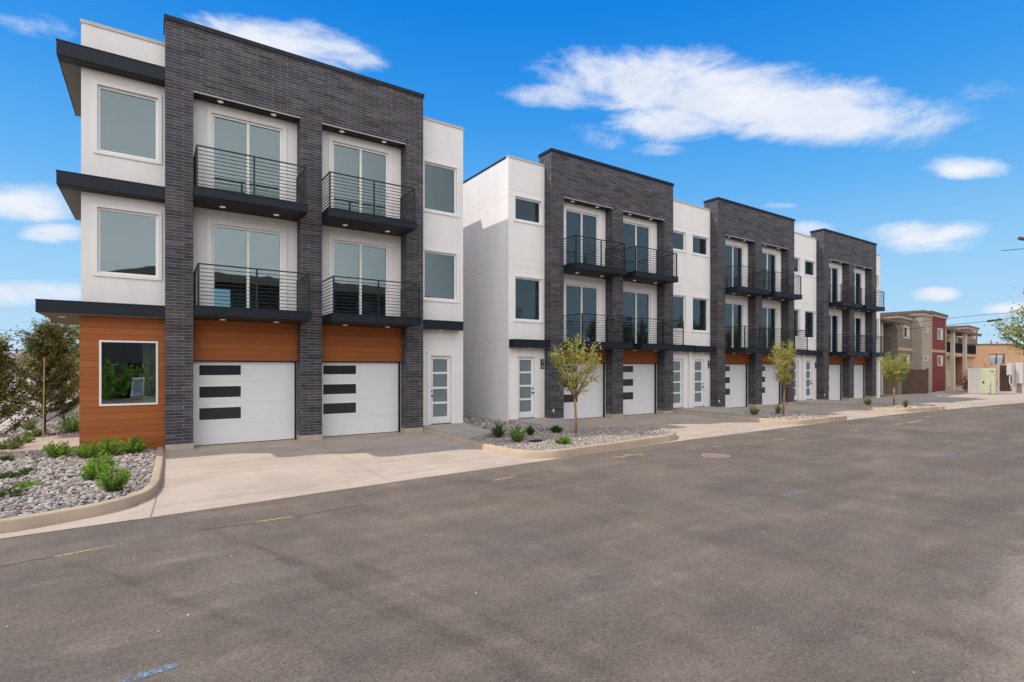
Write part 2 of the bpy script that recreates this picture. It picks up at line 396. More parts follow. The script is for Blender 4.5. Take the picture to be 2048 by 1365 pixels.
def sliding_door(root, xa, xb, za, zb):
    t = .105; f = .06
    m = (xa+xb)/2; y = .03
    b = MB(); b.grid_wall(xa, xb, za, zb, y, y+.09, [(xa+f, m-.035, za+.04, zb-f), (m+.035, xb-f, za+.04, zb-f)])
    d = b.build('sliding_door', 'vinyl_white', root)
    for a, c in ((xa+f, m-.035), (m+.035, xb-f)):
        p = MB(); p.box(a, c, y+.04, y+.05, za+.04, zb-f); p.build('pane', 'glass', d)
    k = MB(); k.grid_wall(xa-t-.02, xb+t+.02, za, zb+t+.03, -.035, 0, [(xa+.001, xb-.001, za, zb-.001)]); k.build('trim', 'trim_white', d, bevel=.006)
    k = MB(); k.tube([(xb-.03, y, za+.95), (xb-.03, y-.05, za+.97), (xb-.03, y-.05, za+1.13), (xb-.03, y, za+1.15)], .009); k.build('handle', 'vinyl_white', d)

def garage_door(root, xa, xb, ztop):
    y = .10
    n = 4; b = MB(); h = ztop/n
    panes = [(1.34+.93-.02, .28), (1.645, .31), (1.05, .33)]
    pw = [(1.97, 2.25), (1.34, 1.65), (.72, 1.05)]
    px0, px1 = xa+.20, xa+1.24
    for k in range(n):
        z0 = .02+k*h if k == 0 else k*h+.003; z1 = (k+1)*h-.003
        holes = [(px0, px1, a, c) for a, c in pw if z0 < a and c < z1]
        b.grid_wall(xa, xb, z0, z1, y, y+.05, holes)
    b.box(xa, xb, y+.012, y+.045, .02, ztop-.01)
    d = b.build('garage_door', 'garage_white', root)
    for a, c in pw:
        f = MB(); f.grid_wall(px0-.05, px1+.05, a-.045, c+.045, y-.012, y-.001, [(px0, px1, a, c)]); fo = f.build('window', 'vinyl_white', d, bevel=.003)
        p = MB(); p.box(px0, px1, y+.0045, y+.0105, a, c); p.build('pane', 'glass_garage', d)
    s = MB(); s.box(xa, xb, y+.005, y+.045, 0, .018); s.build('bottom_seal', 'black', d)

def front_door(root, xa, xb, z0, z1, handle_left):
    y = .07
    lw = .12; rows = 4; zb = z0+.26; zt = z1-.12; ph = (zt-zb-.075*(rows-1))/rows
    holes = [(xa+lw, xb-lw, zb+k*(ph+.075), zb+k*(ph+.075)+ph) for k in range(rows)]
    b = MB(); b.grid_wall(xa, xb, z0+.02, z1, y, y+.045, holes)
    d = b.build('front_door', 'garage_white', root)
    for h in holes:
        p = MB(); p.box(h[0], h[1], y+.018, y+.028, h[2], h[3]); p.build('pane', 'frosted', d)
    hx = xa+.06 if handle_left else xb-.06
    k = MB(); k.tube([(hx, y, z0+1.0), (hx, y-.045, z0+1.0)], [.032, .026], 14); k.tube([(hx, y-.045, z0+1.0), (hx, y-.07, z0+1.0)], .034, 14); k.build('handle', 'black', d, smooth=False)
    k = MB(); k.tube([(hx, y, z0+1.16), (hx, y-.03, z0+1.16)], .03, 14); k.build('deadbolt', 'black', d)
    k = MB(); t = .14
    k.grid_wall(xa-t, xb+t, z0, z1+t, -.03, .001, [(xa, xb, z0, z1)]); k.box(xa-.002, xa+.0, .0, y, z0, z1)
    k.build('door_trim', 'trim_white', d, bevel=.006)
    k = MB(); k.box(xa-.02, xb+.02, -.02, y+.06, z0+.002, z0+.02); k.build('threshold', 'black', d)

DIG = {'3': [(0, 6, 4, 7), (0, 3, 3.6, 4), (0, 0, 4, 1), (3, 1, 4, 3), (3, 4, 4, 6)],
       '6': [(0, 6, 4, 7), (0, 0, 1, 6), (1, 3, 4, 4), (1, 0, 4, 1), (3, 1, 4, 3)]}
def number_plate(root, x0, x1, z0, z1, text):
    b = MB(); b.box(x0, x1, -.022, -.002, z0, z1); p = b.build('number_plate', 'black', root)
    h = (z1-z0)/len(text)
    for i, ch in enumerate(text):
        cu = bpy.data.curves.new('digit', 'FONT'); cu.body = ch; cu.size = h*.98; cu.extrude = .002; cu.align_x = 'CENTER'; cu.align_y = 'CENTER'
        o = bpy.data.objects.new('digit', cu); C.objects.link(o)
        dg = bpy.context.evaluated_depsgraph_get(); me = bpy.data.meshes.new_from_object(o.evaluated_get(dg)); bpy.data.objects.remove(o)
        me.materials.clear(); me.materials.append(MATS['lamp_white'])
        me.transform(Matrix.Translation(((x0+x1)/2, -.026, z1-h*(i+.5))) @ Matrix.Rotation(R(90), 4, 'X'))
        o = bpy.data.objects.new('digit', me); C.objects.link(o); o.parent = p

def townhouse(X0, dz, eL, eR, first, attL, attR, label, group, numL=None, numR=None):
    """X0 = left edge of the brick front, world; local origin at white wall plane"""
    root = thing('townhouse', (X0, WALL, 0), label, 'townhouse', group)
    br = BRK-WALL; xl, xr = -eL, W+eR; DEPTH = 12
    roofz = 10.87+dz; broof = 11.38+dz
    st = 'stucco' if first else 'stucco_jointed'
    holes = []
    doors = [(1.16, 2.88), (4.47, 6.18)]
    for a, b_ in doors:
        for z in (3.75+dz, 6.85+dz): holes.append((a-.06, b_+.06, z, z+2.40+.06))
    for (oa, ob) in OPEN: holes.append((oa-.03, ob, 0, 2.37))
    # side windows: pane offset from the outer corner
    wins = []
    lx = (-1.38 if not first else -1.38, -.21); rx = (W+.26, W+1.40)
    if first: lx = (-1.375, -.205); rx = (W+.28, W+1.45)
    for xa, xb in (lx, rx):
        hi = (7.74, 9.30) if first else (7.98+.55, 8.77+.55)
        lo = (4.64, 6.20)
        wins.append((xa, xb, hi[0]+dz-.055, hi[1]+dz+.055)); wins.append((xa, xb, lo[0]+dz-.055, lo[1]+dz+.055))
    wins = [(a-.055, b_+.055, c, d) for a, b_, c, d in wins]
    holes += wins
    dl = (-1.29, -.49); dr = (W+.49, W+1.29)
    dlist = []
    if not first: dlist.append((dl, False))
    dlist.append((dr, True))
    for (a, b_), _ in dlist: holes.append((a, b_, .18, 2.60))
    if first: holes.append((-1.395, -.155, 1.21, 2.88))
    w = MB(); w.grid_wall(xl, xr, 0, roofz, 0, .12, holes)
    # sides, back (with openings), roof deck
    bh = [(xl+.9+k*2.4, xl+2.2+k*2.4, z+dz+.9, z+dz+2.2) for k in range(4) for z in (3.75, 6.85) if xl+2.2+k*2.4 < xr]
    w.grid_wall(xl, xr, 0, roofz, DEPTH, DEPTH+.12, bh)
    if not attL: w.box(xl, xl+.12, .12, DEPTH, 0, roofz, skip='fk')
    if not attR: w.box(xr-.12, xr, .12, DEPTH, 0, roofz, skip='fk')
    w.box(xl+.12, xr-.12, .12, DEPTH, roofz-.35, roofz-.25, skip='')
    if first:
        w.box(xl+2, xr-.002, 3.2, DEPTH, roofz-.25, roofz+.42)
    w.build('wall', st, root)
    # interior floors and partitions seen through the glass
    f = MB()
    for z in (3.75+dz, 6.85+dz): f.box(xl+.12, xr-.12, .125, DEPTH-.01, z-.3, z-.004)
    f.box(xl+.12, xr-.12, .2, DEPTH-.01, -.02, .012)
    f.build('floors', 'interior_floor', root)
    p = MB()
    p.box(3.62, 3.74, .13, DEPTH-.02, .02, roofz-.36)
    for z in (3.75+dz, 6.85+dz):
        if first and z < 5: continue
        p.box(xl+.13, 1.2, 5.2, 5.3, z, z+2.7); p.box(5.0, xr-.13, 4.6, 4.7, z, z+2.7)
    p.box(-.1, 0, .13, 4, 3.76+dz, roofz-.36) if not first else None
    p.box(W, W+.1, .13, 4, 3.76+dz, roofz-.36)
    p.box(xl+.13, xr-.13, 5.6, 5.7, .02, 3.4+dz)
    p.build('partition', 'interior', root)
    # brick front
    b = MB()
    oh = [(OPEN[0][0], OPEN[0][1], 0, 9.60+dz), (OPEN[1][0], OPEN[1][1], 0, 9.60+dz)]
    b.grid_wall(0, W, .16, broof, br, -.003, [(a, c, .16, d) for a, c, _, d in oh])
    b.box(0, W, -.003, .35, roofz+.003, broof)
    b.build('brick_front', 'brick', root)
    for a, c in ((0, OPEN[0][0]), (OPEN[0][1], OPEN[1][0]), (OPEN[1][1], W)):
        k = MB(); k.box(a-.015 if a > 0 else a, c+.015 if c < W else c, br-.02, -.004, 0, .157); k.build('plinth', 'plinth', root, bevel=.006)
    k = MB(); k.box(-.03, W+.03, br-.035, .38, broof+.002, broof+.03); k.box(-.03, W+.03, br-.035, br-.006, broof-.09, broof+.0); k.box(-.03, -.004, br-.004, .38, broof-.09, broof); k.box(W+.004, W+.03, br-.004, .38, broof-.09, broof)
    k.build('brick_coping', 'dark_metal', root)
    for a, c, l, r in ((xl, 0, not attL, False), (W, xr, False, not attR)):
        k = MB()
        x0 = a-.02 if l else a; x1 = c+.02 if r else c
        k.box(x0, x1, -.025, .16, roofz+.001, roofz+.025); k.box(x0, x1, -.025, -.004, roofz-.06, roofz)
        k.build('coping', 'coping_light', root)
    if not attL:
        k = MB(); k.box(xl-.02, xl+.16, .165, DEPTH+.14, roofz+.001, roofz+.03); k.box(xl-.022, xl-.004, .16, DEPTH+.14, roofz-.04, roofz); k.build('side_coping', 'dark_metal', root)
    # soffits under the brick lintel
    for i, (a, c) in enumerate(OPEN):
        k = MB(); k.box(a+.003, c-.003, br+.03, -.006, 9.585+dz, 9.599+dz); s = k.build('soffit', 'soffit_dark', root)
        downlights(s, [(a+.66, -.23, 9.586+dz), (a+2.03, -.23, 9.586+dz)])
        k = MB(); k.box(a, c, br-.004, br+.02, 9.575+dz, 9.60+dz); k.build('lintel', 'coping_light', s)
        l = [a+.69, a+2.06]
        balcony(root, a-.012, c+.05, -1.20, 6.85+dz, a, c, l)
        balcony(root, a-.0, c+.06, -1.55, 3.75+dz, a, c, l)
        for z in (3.75+dz, 6.85+dz): sliding_door(root, doors[i][0]-.06, doors[i][1]+.06, z, z+2.46)
        garage_door(root, a-.03, c-.055, 2.37)
        k = MB(); k.box(c-.054, c-.002, .03, .15, 0, 2.37); k.box(a-.03, c-.055, .035, .15, 2.345, 2.37); k.build('garage_jamb', 'jamb_dark', root)
        k = MB(); k.box(a+.003, c-.003, -.05, -.002, 2.385, 3.50+dz); k.build('wood_panel', 'wood_siding', root)
        k = MB(); k.box(a+.003, c-.003, -.055, -.002, 2.36, 2.384); k.build('flashing', 'jamb_dark', root)
    for a, c, z0, z1 in wins: window(root, a, c, z0, z1, .085)
    for (a, c), hl in dlist: front_door(root, a, c, .18, 2.60, hl)
    # canopies
    cz0, cz1 = 3.50+dz, 3.81+dz; cy = -.38
    def canopy(a, c, y0=cy):
        k = MB(); k.box(a, c, y0, -.004, cz0, cz1); k.box(a-.01, c+.01, y0-.012, -.004, cz1-.025, cz1+.004); o = k.build('canopy', 'dark_metal', root)
        k = MB(); k.box(a+.03, c-.03, y0+.03, -.03, cz0-.01, cz0-.001); k.build('soffit', 'soffit_plain', o)
        downlights(o, [((a+c)/2, y0/2, cz0-.01)])
    if not first:
        canopy(xl+.02 if not attL else xl+.04, -.004)
        canopy(W+.004, xr-.04 if attR else xr-.2)
    else:
        canopy(W+.004, xr-.2)
        # wrap-round eaves on the corner
        for z0, z1, py, px, yb in ((9.71, 10.06, -.38, .43, 3.45), (6.60, 6.92, -.38, .43, 3.45), (3.50, 3.80, -.42, .80, 3.9)):
            k = MB(); k.box(xl-px, -.004, py, -.004, z0, z1); k.box(xl-px, xl-.004, -.004, yb, z0, z1, skip='f')
            k.box(xl-px-.01, -.004, py-.012, -.006, z1-.02, z1+.004)
            o = k.build('eave', 'dark_metal', root)
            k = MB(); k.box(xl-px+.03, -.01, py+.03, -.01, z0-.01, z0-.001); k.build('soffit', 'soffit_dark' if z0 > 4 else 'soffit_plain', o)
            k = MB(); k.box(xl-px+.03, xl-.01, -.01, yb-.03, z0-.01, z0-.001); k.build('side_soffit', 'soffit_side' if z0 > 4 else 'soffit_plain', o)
            if z0 < 4: downlights(o, [(xl-.45, .75, z0-.01)])
        # wood-clad ground floor with picture window
        k = MB(); k.grid_wall(xl-.03, -.004, .04, 3.499, -.04, -.002, [(-1.395, -.155, 1.21, 2.88)]); k.box(xl-.03, xl-.002, -.002, 6, .04, 3.49)
        k.build('wood_cladding', 'wood_siding', root)
        window(root, -1.395, -.155, 1.21, 2.88, 0, 'glass_clear', 'window', -.05, .045)
        k = MB(); n_ = 14
        for q in range(n_): k.quad((-.50+q*.03, .20+.03*(q % 2), 1.0), (-.50+(q+1)*.03, .20+.03*((q+1) % 2), 1.0), (-.50+(q+1)*.03, .20+.03*((q+1) % 2), 2.95), (-.50+q*.03, .20+.03*(q % 2), 2.95))
        k.build('curtain', 'trim_white', root)
    for (x0, x1), tx in (((-.20, -.035), numL), ((W+.035, W+.20), numR)):
        if tx: number_plate(root, x0, x1, 2.13, 2.52, tx)
    if attR:
        k = MB(); k.box(xr-.07, xr+.07, -.13, -.003, .18, cz0-.002); k.build('pilaster', 'trim_white', root)
    if not first: k = MB(); k.box(.06, .13, br-.03, br-.002, .42, .53); k.build('outlet_cover', 'lamp_white', root, bevel=.006)
    return root

X1 = .265; X2 = 13.07; P = 10.74; G = P-W
townhouse(X1, 0, 1.755, 1.78, True, False, False, 'nearest dark brick townhouse with orange wood corner and deep black eaves', None, None, '34')
townhouse(X2, -.55, 1.74, G/2, False, False, True, 'dark brick townhouse numbered 36 with a plain tall white side wall', 'joined townhouses with dark brick fronts', '36', '38')
townhouse(X2+P, -.57, G/2, G/2, False, True, True, 'middle dark brick townhouse of the joined row behind the second thin tree', 'joined townhouses with dark brick fronts', '40', '42')
townhouse(X2+2*P, -.60, G/2, 1.74, False, True, False, 'farthest dark brick townhouse, at the far end of the joined row', 'joined townhouses with dark brick fronts', '44', '46')

#@@GROUND
# ------------------------------------------------------------------ ground
def at(px, py, t): 
    r = ray(px, py); return Vector((0, 0, CAMZ))+r*t
def onz(px, py, z):
    r = ray(px, py); return Vector((0, 0, CAMZ))+r*((z-CAMZ)/r.z)
def struct(o): o['kind'] = 'structure'; return o

def ground_mats():
    # asphalt
    m = mat('asphalt', (.17, .14, .13), .9, .2)
    nt = m.node_tree; N = lambda t, **k: _n(nt, t, **k); L = nt.links.new; b = nt.nodes['Principled BSDF']
    tc = N('ShaderNodeTexCoord'); O = tc.outputs['Object']
    def nz(scale, det, st=(1, 1, 1), rough=.6, rot=0):
        mp = N('ShaderNodeMapping'); L(O, mp.inputs[0]); mp.inputs['Scale'].default_value = st; mp.inputs['Rotation'].default_value = (0, 0, rot)
        n = N('ShaderNodeTexNoise'); L(mp.outputs[0], n.inputs[0]); n.inputs['Scale'].default_value = scale; n.inputs['Detail'].default_value = det; n.inputs['Roughness'].default_value = rough
        return n.outputs[0]
    def mr(s, a, c, lo, hi):
        r = N('ShaderNodeMapRange'); L(s, r.inputs[0]); r.inputs[1].default_value = a; r.inputs[2].default_value = c; r.inputs[3].default_value = lo; r.inputs[4].default_value = hi; return r.outputs[0]
    def mul(a, c):
        n = N('ShaderNodeMath', operation='MULTIPLY'); L(a, n.inputs[0]); L(c, n.inputs[1]); return n.outputs[0]
    f = mr(nz(.42, 6, (1, 1, 1)), .3, .7, .86, 1.16)
    f = mul(f, mr(nz(1.3, 5, (.35, 1.6, 1), .6, .12), .3, .7, .88, 1.13))
    f = mul(f, mr(nz(2.2, 4, (1.5, .3, 1), .6, -.35), .35, .75, .95, 1.10))
    f = mul(f, mr(nz(30, 6, rough=.85), .32, .68, .50, 1.5))
    f = mul(f, mr(nz(110, 3, rough=.8), .32, .68, .50, 1.6))
    f = mul(f, mr(nz(9, 5, rough=.7), .3, .7, .90, 1.10))
    # worn pale spots
    f = mul(f, mr(nz(2.2, 6, (.45, 1.1, 1), .7, .25), .54, .74, 1.0, 1.34))
    # tyre stains: soft bands along lines on the ground
    sp = N('ShaderNodeSeparateXYZ'); L(O, sp.inputs[0]); wob = nz(1.5, 3)
    for (pa, pb, wd, amt) in (((560, 1110), (1060, 1345), .17, .22), ((640, 1095), (1140, 1310), .12, .14), ((130, 1120), (520, 1260), .13, .18), ((415, 1062), (560, 1110), .09, .16), ((500, 1085), (960, 1330), .06, .14), ((880, 1160), (1160, 1110), .2, .10), ((1180, 1240), (1560, 1330), .25, .10)):
        A = onz(*pa, -.1); B = onz(*pb, -.1); d = (B-A); ln = d.length; d /= ln; n_ = Vector((-d.y, d.x, 0))
        dn = N('ShaderNodeVectorMath', operation='DOT_PRODUCT'); L(O, dn.inputs[0]); dn.inputs[1].default_value = n_
        dd = N('ShaderNodeVectorMath', operation='DOT_PRODUCT'); L(O, dd.inputs[0]); dd.inputs[1].default_value = d
        s1 = N('ShaderNodeMath', operation='SUBTRACT'); L(dn.outputs['Value'], s1.inputs[0]); s1.inputs[1].default_value = A.dot(n_)
        s2 = N('ShaderNodeMath', operation='MULTIPLY_ADD'); L(wob, s2.inputs[0]); s2.inputs[1].default_value = .25; L(s1.outputs[0], s2.inputs[2])
        s3 = N('ShaderNodeMath', operation='SUBTRACT'); L(s2.outputs[0], s3.inputs[0]); s3.inputs[1].default_value = .125
        ab = N('ShaderNodeMath', operation='ABSOLUTE'); L(s3.outputs[0], ab.inputs[0])
        g = N('ShaderNodeMapRange', interpolation_type='SMOOTHSTEP'); L(ab.outputs[0], g.inputs[0]); g.inputs[1].default_value = wd; g.inputs[2].default_value = 0; g.inputs[3].default_value = 0; g.inputs[4].default_value = amt
        e1 = mr(dd.outputs['Value'], A.dot(d)-.2, A.dot(d)+.5, 0, 1); e2 = mr(dd.outputs['Value'], A.dot(d)+ln-.1, A.dot(d)+ln+1.5, 1, 0)
        k = mul(mul(g.outputs[0], e1), e2); k = mul(k, mr(wob, .3, .6, .4, 1.2))
        iv = N('ShaderNodeMath', operation='SUBTRACT'); iv.inputs[0].default_value = 1; L(k, iv.inputs[1]); f = mul(f, iv.outputs[0])
    cy = N('ShaderNodeMath', operation='MULTIPLY_ADD'); L(sp.outputs[0], cy.inputs[0]); cy.inputs[1].default_value = -.10; L(sp.outputs[1], cy.inputs[2])
    cw = N('ShaderNodeMath', operation='MULTIPLY_ADD'); L(wob, cw.inputs[0]); cw.inputs[1].default_value = 1.1; L(cy.outputs[0], cw.inputs[2])
    cx_ = mr(sp.outputs[0], 3.6, 5.6, 0, 1); g2 = mul(mr(cw.outputs[0], 1.75, 1.25, 0, .62), cx_)
    i2 = N('ShaderNodeMath', operation='ADD'); i2.inputs[0].default_value = 1; L(g2, i2.inputs[1]); f = mul(f, i2.outputs[0])
    tint = N('ShaderNodeValToRGB'); L(nz(.6, 5), tint.inputs[0]); tint.color_ramp.elements[0].position = .35; tint.color_ramp.elements[1].position = .65
    tint.color_ramp.elements[0].color = (.138, .115, .098, 1); tint.color_ramp.elements[1].color = (.170, .136, .108, 1)
    sc = N('ShaderNodeVectorMath', operation='SCALE'); L(tint.outputs[0], sc.inputs[0]); L(f, sc.inputs[3]); L(sc.outputs[0], b.inputs['Base Color'])
    bp = N('ShaderNodeBump'); L(nz(75, 5, rough=.8), bp.inputs['Height']); bp.inputs['Strength'].default_value = .9; bp.inputs['Distance'].default_value = .008; L(bp.outputs[0], b.inputs['Normal'])
    # concrete
    for name, col in (('concrete', (.47, .385, .315)), ('kerb_concrete', (.47, .365, .265)), ('slab_concrete', (.43, .38, .33))):
        m = mat(name, col, .85, .25)
        nt = m.node_tree; N = lambda t, **k: _n(nt, t, **k); L = nt.links.new; b = nt.nodes['Principled BSDF']
        tc = N('ShaderNodeTexCoord'); O = tc.outputs['Object']
        def nz(scale, det, st=(1, 1, 1), rough=.6):
            mp = N('ShaderNodeMapping'); L(O, mp.inputs[0]); mp.inputs['Scale'].default_value = st
            n = N('ShaderNodeTexNoise'); L(mp.outputs[0], n.inputs[0]); n.inputs['Scale'].default_value = scale; n.inputs['Detail'].default_value = det; n.inputs['Roughness'].default_value = rough
            return n.outputs[0]
        def mr(s, a, c, lo, hi):
            r = N('ShaderNodeMapRange'); L(s, r.inputs[0]); r.inputs[1].default_value = a; r.inputs[2].default_value = c; r.inputs[3].default_value = lo; r.inputs[4].default_value = hi; return r.outputs[0]
        def mul(a, c):
            n = N('ShaderNodeMath', operation='MULTIPLY'); L(a, n.inputs[0]); L(c, n.inputs[1]); return n.outputs[0]
        f = mr(nz(.7, 6), .3, .7, .86, 1.13); f = mul(f, mr(nz(2.2, 5, (.4, 1.5, 1)), .3, .7, .92, 1.07)); f = mul(f, mr(nz(45, 4), .3, .7, .93, 1.07))
        f = mul(f, mr(nz(1.4, 5, (1, .5, 1), .7), .60, .72, 1.0, .86))
        sc = N('ShaderNodeVectorMath', operation='SCALE'); sc.inputs[0].default_value = col; L(f, sc.inputs[3]); L(sc.outputs[0], b.inputs['Base Color'])
        bp = N('ShaderNodeBump'); L(nz(90, 3), bp.inputs['Height']); bp.inputs['Strength'].default_value = .25; bp.inputs['Distance'].default_value = .004; L(bp.outputs[0], b.inputs['Normal'])
    mat('joint', (.25, .20, .16), .9)
    mat('soil', (.20, .16, .12), .95, .1, 0, .35, 3)
    mat('dry_grass', (.20, .19, .09), .95, .1, 0, .3, 2)
    # gravel base
    m = mat('gravel_base', (.30, .28, .26), .9, .2)
    nt = m.node_tree; N = lambda t, **k: _n(nt, t, **k); L = nt.links.new; b = nt.nodes['Principled BSDF']
    tc = N('ShaderNodeTexCoord'); v = N('ShaderNodeTexVoronoi'); L(tc.outputs['Object'], v.inputs[0]); v.inputs['Scale'].default_value = 24
    r = N('ShaderNodeValToRGB'); sx = N('ShaderNodeSeparateColor'); L(v.outputs['Color'], sx.inputs[0]); L(sx.outputs[0], r.inputs[0])
    r.color_ramp.elements[0].color = (.07, .06, .055, 1); r.color_ramp.elements[1].color = (.26, .22, .19, 1); L(r.outputs[0], b.inputs['Base Color'])
    bp = N('ShaderNodeBump'); bp.invert = True; L(v.outputs['Distance'], bp.inputs['Height']); bp.inputs['Distance'].default_value = .02; L(bp.outputs[0], b.inputs['Normal'])
    m, r = attr_mat('stone', (.17, .155, .145), (.60, .52, .45), .8)
    for p, c in ((.18, (.40, .33, .28)), (.4, (.27, .26, .27)), (.6, (.47, .39, .33)), (.8, (.36, .33, .31))):
        e = r.color_ramp.elements.new(p); e.color = (*c, 1)
    m, r = attr_mat('pebble', (.28, .225, .19), (.68, .57, .48), .85)
    e = r.color_ramp.elements.new(.5); e.color = (.44, .38, .345, 1)
ground_mats()

EDGE = [(-60, 9.3), (-12, 9.5), (-1.7, 9.72), (0, 9.83), (1.5, 9.94), (4.35, 10.17), (8, 10.38), (13.5, 10.80), (18, 10.90), (22.6, 11.0), (30.5, 11.0), (36, 10.7), (42.8, 10.28), (48, 9.9), (60, 9.6), (140, 9.0)]
def edge_y(x):
    for (a, ya), (b, yb) in zip(EDGE, EDGE[1:]):
        if a <= x <= b: return ya+(yb-ya)*(x-a)/(b-a)
    return EDGE[-1][1]
g = MB(); g.quad((-900, -900, -.16), (900, -900, -.16), (900, 900, -.16), (-900, 900, -.16)); struct(g.build('ground', 'dry_grass'))
r_ = MB()
for (a, ya), (b, yb) in zip(EDGE, EDGE[1:]): r_.quad((a, -11, -.10), (b, -11, -.10), (b, yb, -.10), (a, ya, -.10))
struct(r_.build('road', 'asphalt'))
# concrete drive: rises from the gutter to the garage floors
def zc(x, y):
    t = (y-edge_y(x))/5.5; t = max(0, min(1, t)); return -.094+.094*t
def drive(name, x0, x1, y1, nx=None, left=None):
    b = MB(); xs = [x0]; 
    for a, _ in EDGE:
        if x0 < a < x1: xs.append(a)
    xs.append(x1); k = []
    for xa, xb in zip(xs, xs[1:]):
        n = max(1, int((xb-xa)/2)); k += [xa+(xb-xa)*i/n for i in range(n)]
    k.append(x1)
    for xa, xb in zip(k, k[1:]):
        ts = [0, 5.5]
        ya, yb = edge_y(xa), edge_y(xb)
        b.quad((xa, ya, -.094), (xb, yb, -.094), (xb, yb+5.5, 0), (xa, ya+5.5, 0))
        b.quad((xa, ya+5.5, 0), (xb, yb+5.5, 0), (xb, y1, 0), (xa, y1, 0))
        b.quad((xa, ya, -.094), (xa, ya, -.17), (xb, yb, -.17), (xb, yb, -.094))
    return b
dm = drive('driveway', -.20, 47, 17.3)
o = struct(dm.build('driveway', 'concrete'))
# side gutter strip in front of the left bed
gm = MB(); xs = [-60, -30, -12, -6, -3, -1.7, -.9, -.2]
for a, b in zip(xs, xs[1:]):
    gm.quad((a, edge_y(a), -.094), (b, edge_y(b), -.094), (b, edge_y(b)+2.0 if b > -1 else edge_y(b)+.9, -.085), (a, edge_y(a)+.9, -.085))
struct(gm.build('gutter', 'concrete'))
# far concrete forecourt
fm = MB(); fm.quad((47, edge_y(47), -.094), (120, edge_y(120), -.094), (120, 60, -.02), (47, 60, -.02)); struct(fm.build('forecourt', 'concrete'))
fm = MB(); fm.quad((42.7, 17.3, .0), (46.99, 17.3, .0), (46.99, 45, .0), (42.7, 45, 0)); struct(fm.build('side_yard', 'gravel_base'))
# joints
jm = MB()
def joint(p, q, w=.012, dz=.003):
    p = Vector(p); q = Vector(q); d = (q-p).normalized(); n = Vector((-d.y, d.x))*w/2; N_ = 8
    for i in range(N_):
        a = p.lerp(q, i/N_); b = p.lerp(q, (i+1)/N_)
        jm.quad(*[(v.x, v.y, zc(v.x, v.y)+dz) for v in (a-n, b-n, b+n, a+n)])
for x in (3.93, 17.0, 27.6, 38.4): joint((x, edge_y(x)+.02), (x, 16.5), .009)
joint((-.03, 9.84), (.06, 11.3), .02)
for a, b in zip(range(0, 46, 2), range(2, 48, 2)): joint((a, edge_y(a)+.62), (b, edge_y(b)+.62), .008)
for x in (15.0, 20.5, 28, 31, 40, 44): joint((x, edge_y(x)+.02), (x, edge_y(x)+.62))
for x0, x1, y in ((.3, 7.3, 13.9), (14.8, 20.4, 14.2), (25.5, 30.8, 14.2), (36.5, 46, 14.2)): joint((x0, y), (x1, y))
struct(jm.build('driveway_joint', 'joint'))

def smooth(pts, n=6, closed=False):
    out = []; m = len(pts); P_ = [Vector(p) for p in pts]
    rng = range(m if closed else m-1)
    for i in rng:
        p0 = P_[(i-1) % m] if closed or i > 0 else P_[i]; p1 = P_[i]; p2 = P_[(i+1) % m]; p3 = P_[(i+2) % m] if closed or i+2 < m else P_[(i+1) % m]
        for k in range(n):
            t = k/n; out.append(.5*((2*p1)+(-p0+p2)*t+(2*p0-5*p1+4*p2-p3)*t*t+(-p0+3*p1-3*p2+p3)*t**3))
    if not closed: out.append(P_[-1])
    return out
def kerb(name, path, w, top, bot, side=1, label=None, jointat=()):
    """path = outer foot line; the kerb lies on its `side`"""
    prof = [(0, bot), (.018, top-.03), (.035, top-.008), (.06, top), (w-.01, top), (w, top-.01), (w, bot)]
    b = MB(); rows = []
    for i, p in enumerate(path):
        d = (path[min(i+1, len(path)-1)]-path[max(0, i-1)]).normalized(); n = Vector((-d.y, d.x))*side
        rows.append([(p.x+n.x*a, p.y+n.y*a, z) for a, z in prof])
    for i, r in enumerate(rows): 
        b.v += r
    k = len(prof)
    for i in range(len(rows)-1):
        for j in range(k-1):
            q = (i*k+j, (i+1)*k+j, (i+1)*k+j+1, i*k+j+1); b.f.append(q if side < 0 else q[::-1]); b.m.append(0); b.tone.append(0)
    b.f.append(tuple(range(k))); b.m.append(0); b.tone.append(0); b.f.append(tuple((len(rows)-1)*k+j for j in reversed(range(k)))); b.m.append(0); b.tone.append(0)
    o = b.build(name, 'kerb_concrete'); struct(o)
    for f in o.data.polygons: f.use_smooth = True
    try: o.data.set_sharp_from_angle(angle=R(35))
    except Exception: pass
    return o, [Vector((p[4][0], p[4][1])) for p in rows]
def inside(p, poly):
    c = False; j = len(poly)-1
    for i in range(len(poly)):
        a, b = poly[i], poly[j]
        if (a[1] > p[1]) != (b[1] > p[1]) and p[0] < (b[0]-a[0])*(p[1]-a[1])/(b[1]-a[1])+a[0]: c = not c
        j = i
    return c
ICO = None
def rock_shapes():
    out = []
    for sd in (1, 2):
        bm = bmesh.new(); bmesh.ops.create_icosphere(bm, subdivisions=sd, radius=1)
        out.append(([v.co.copy() for v in bm.verts], [[v.index for v in f.verts] for f in bm.faces])); bm.free()
    bm = bmesh.new(); bm.verts.ensure_lookup_table(); bm.free()
    return out
SH = rock_shapes()
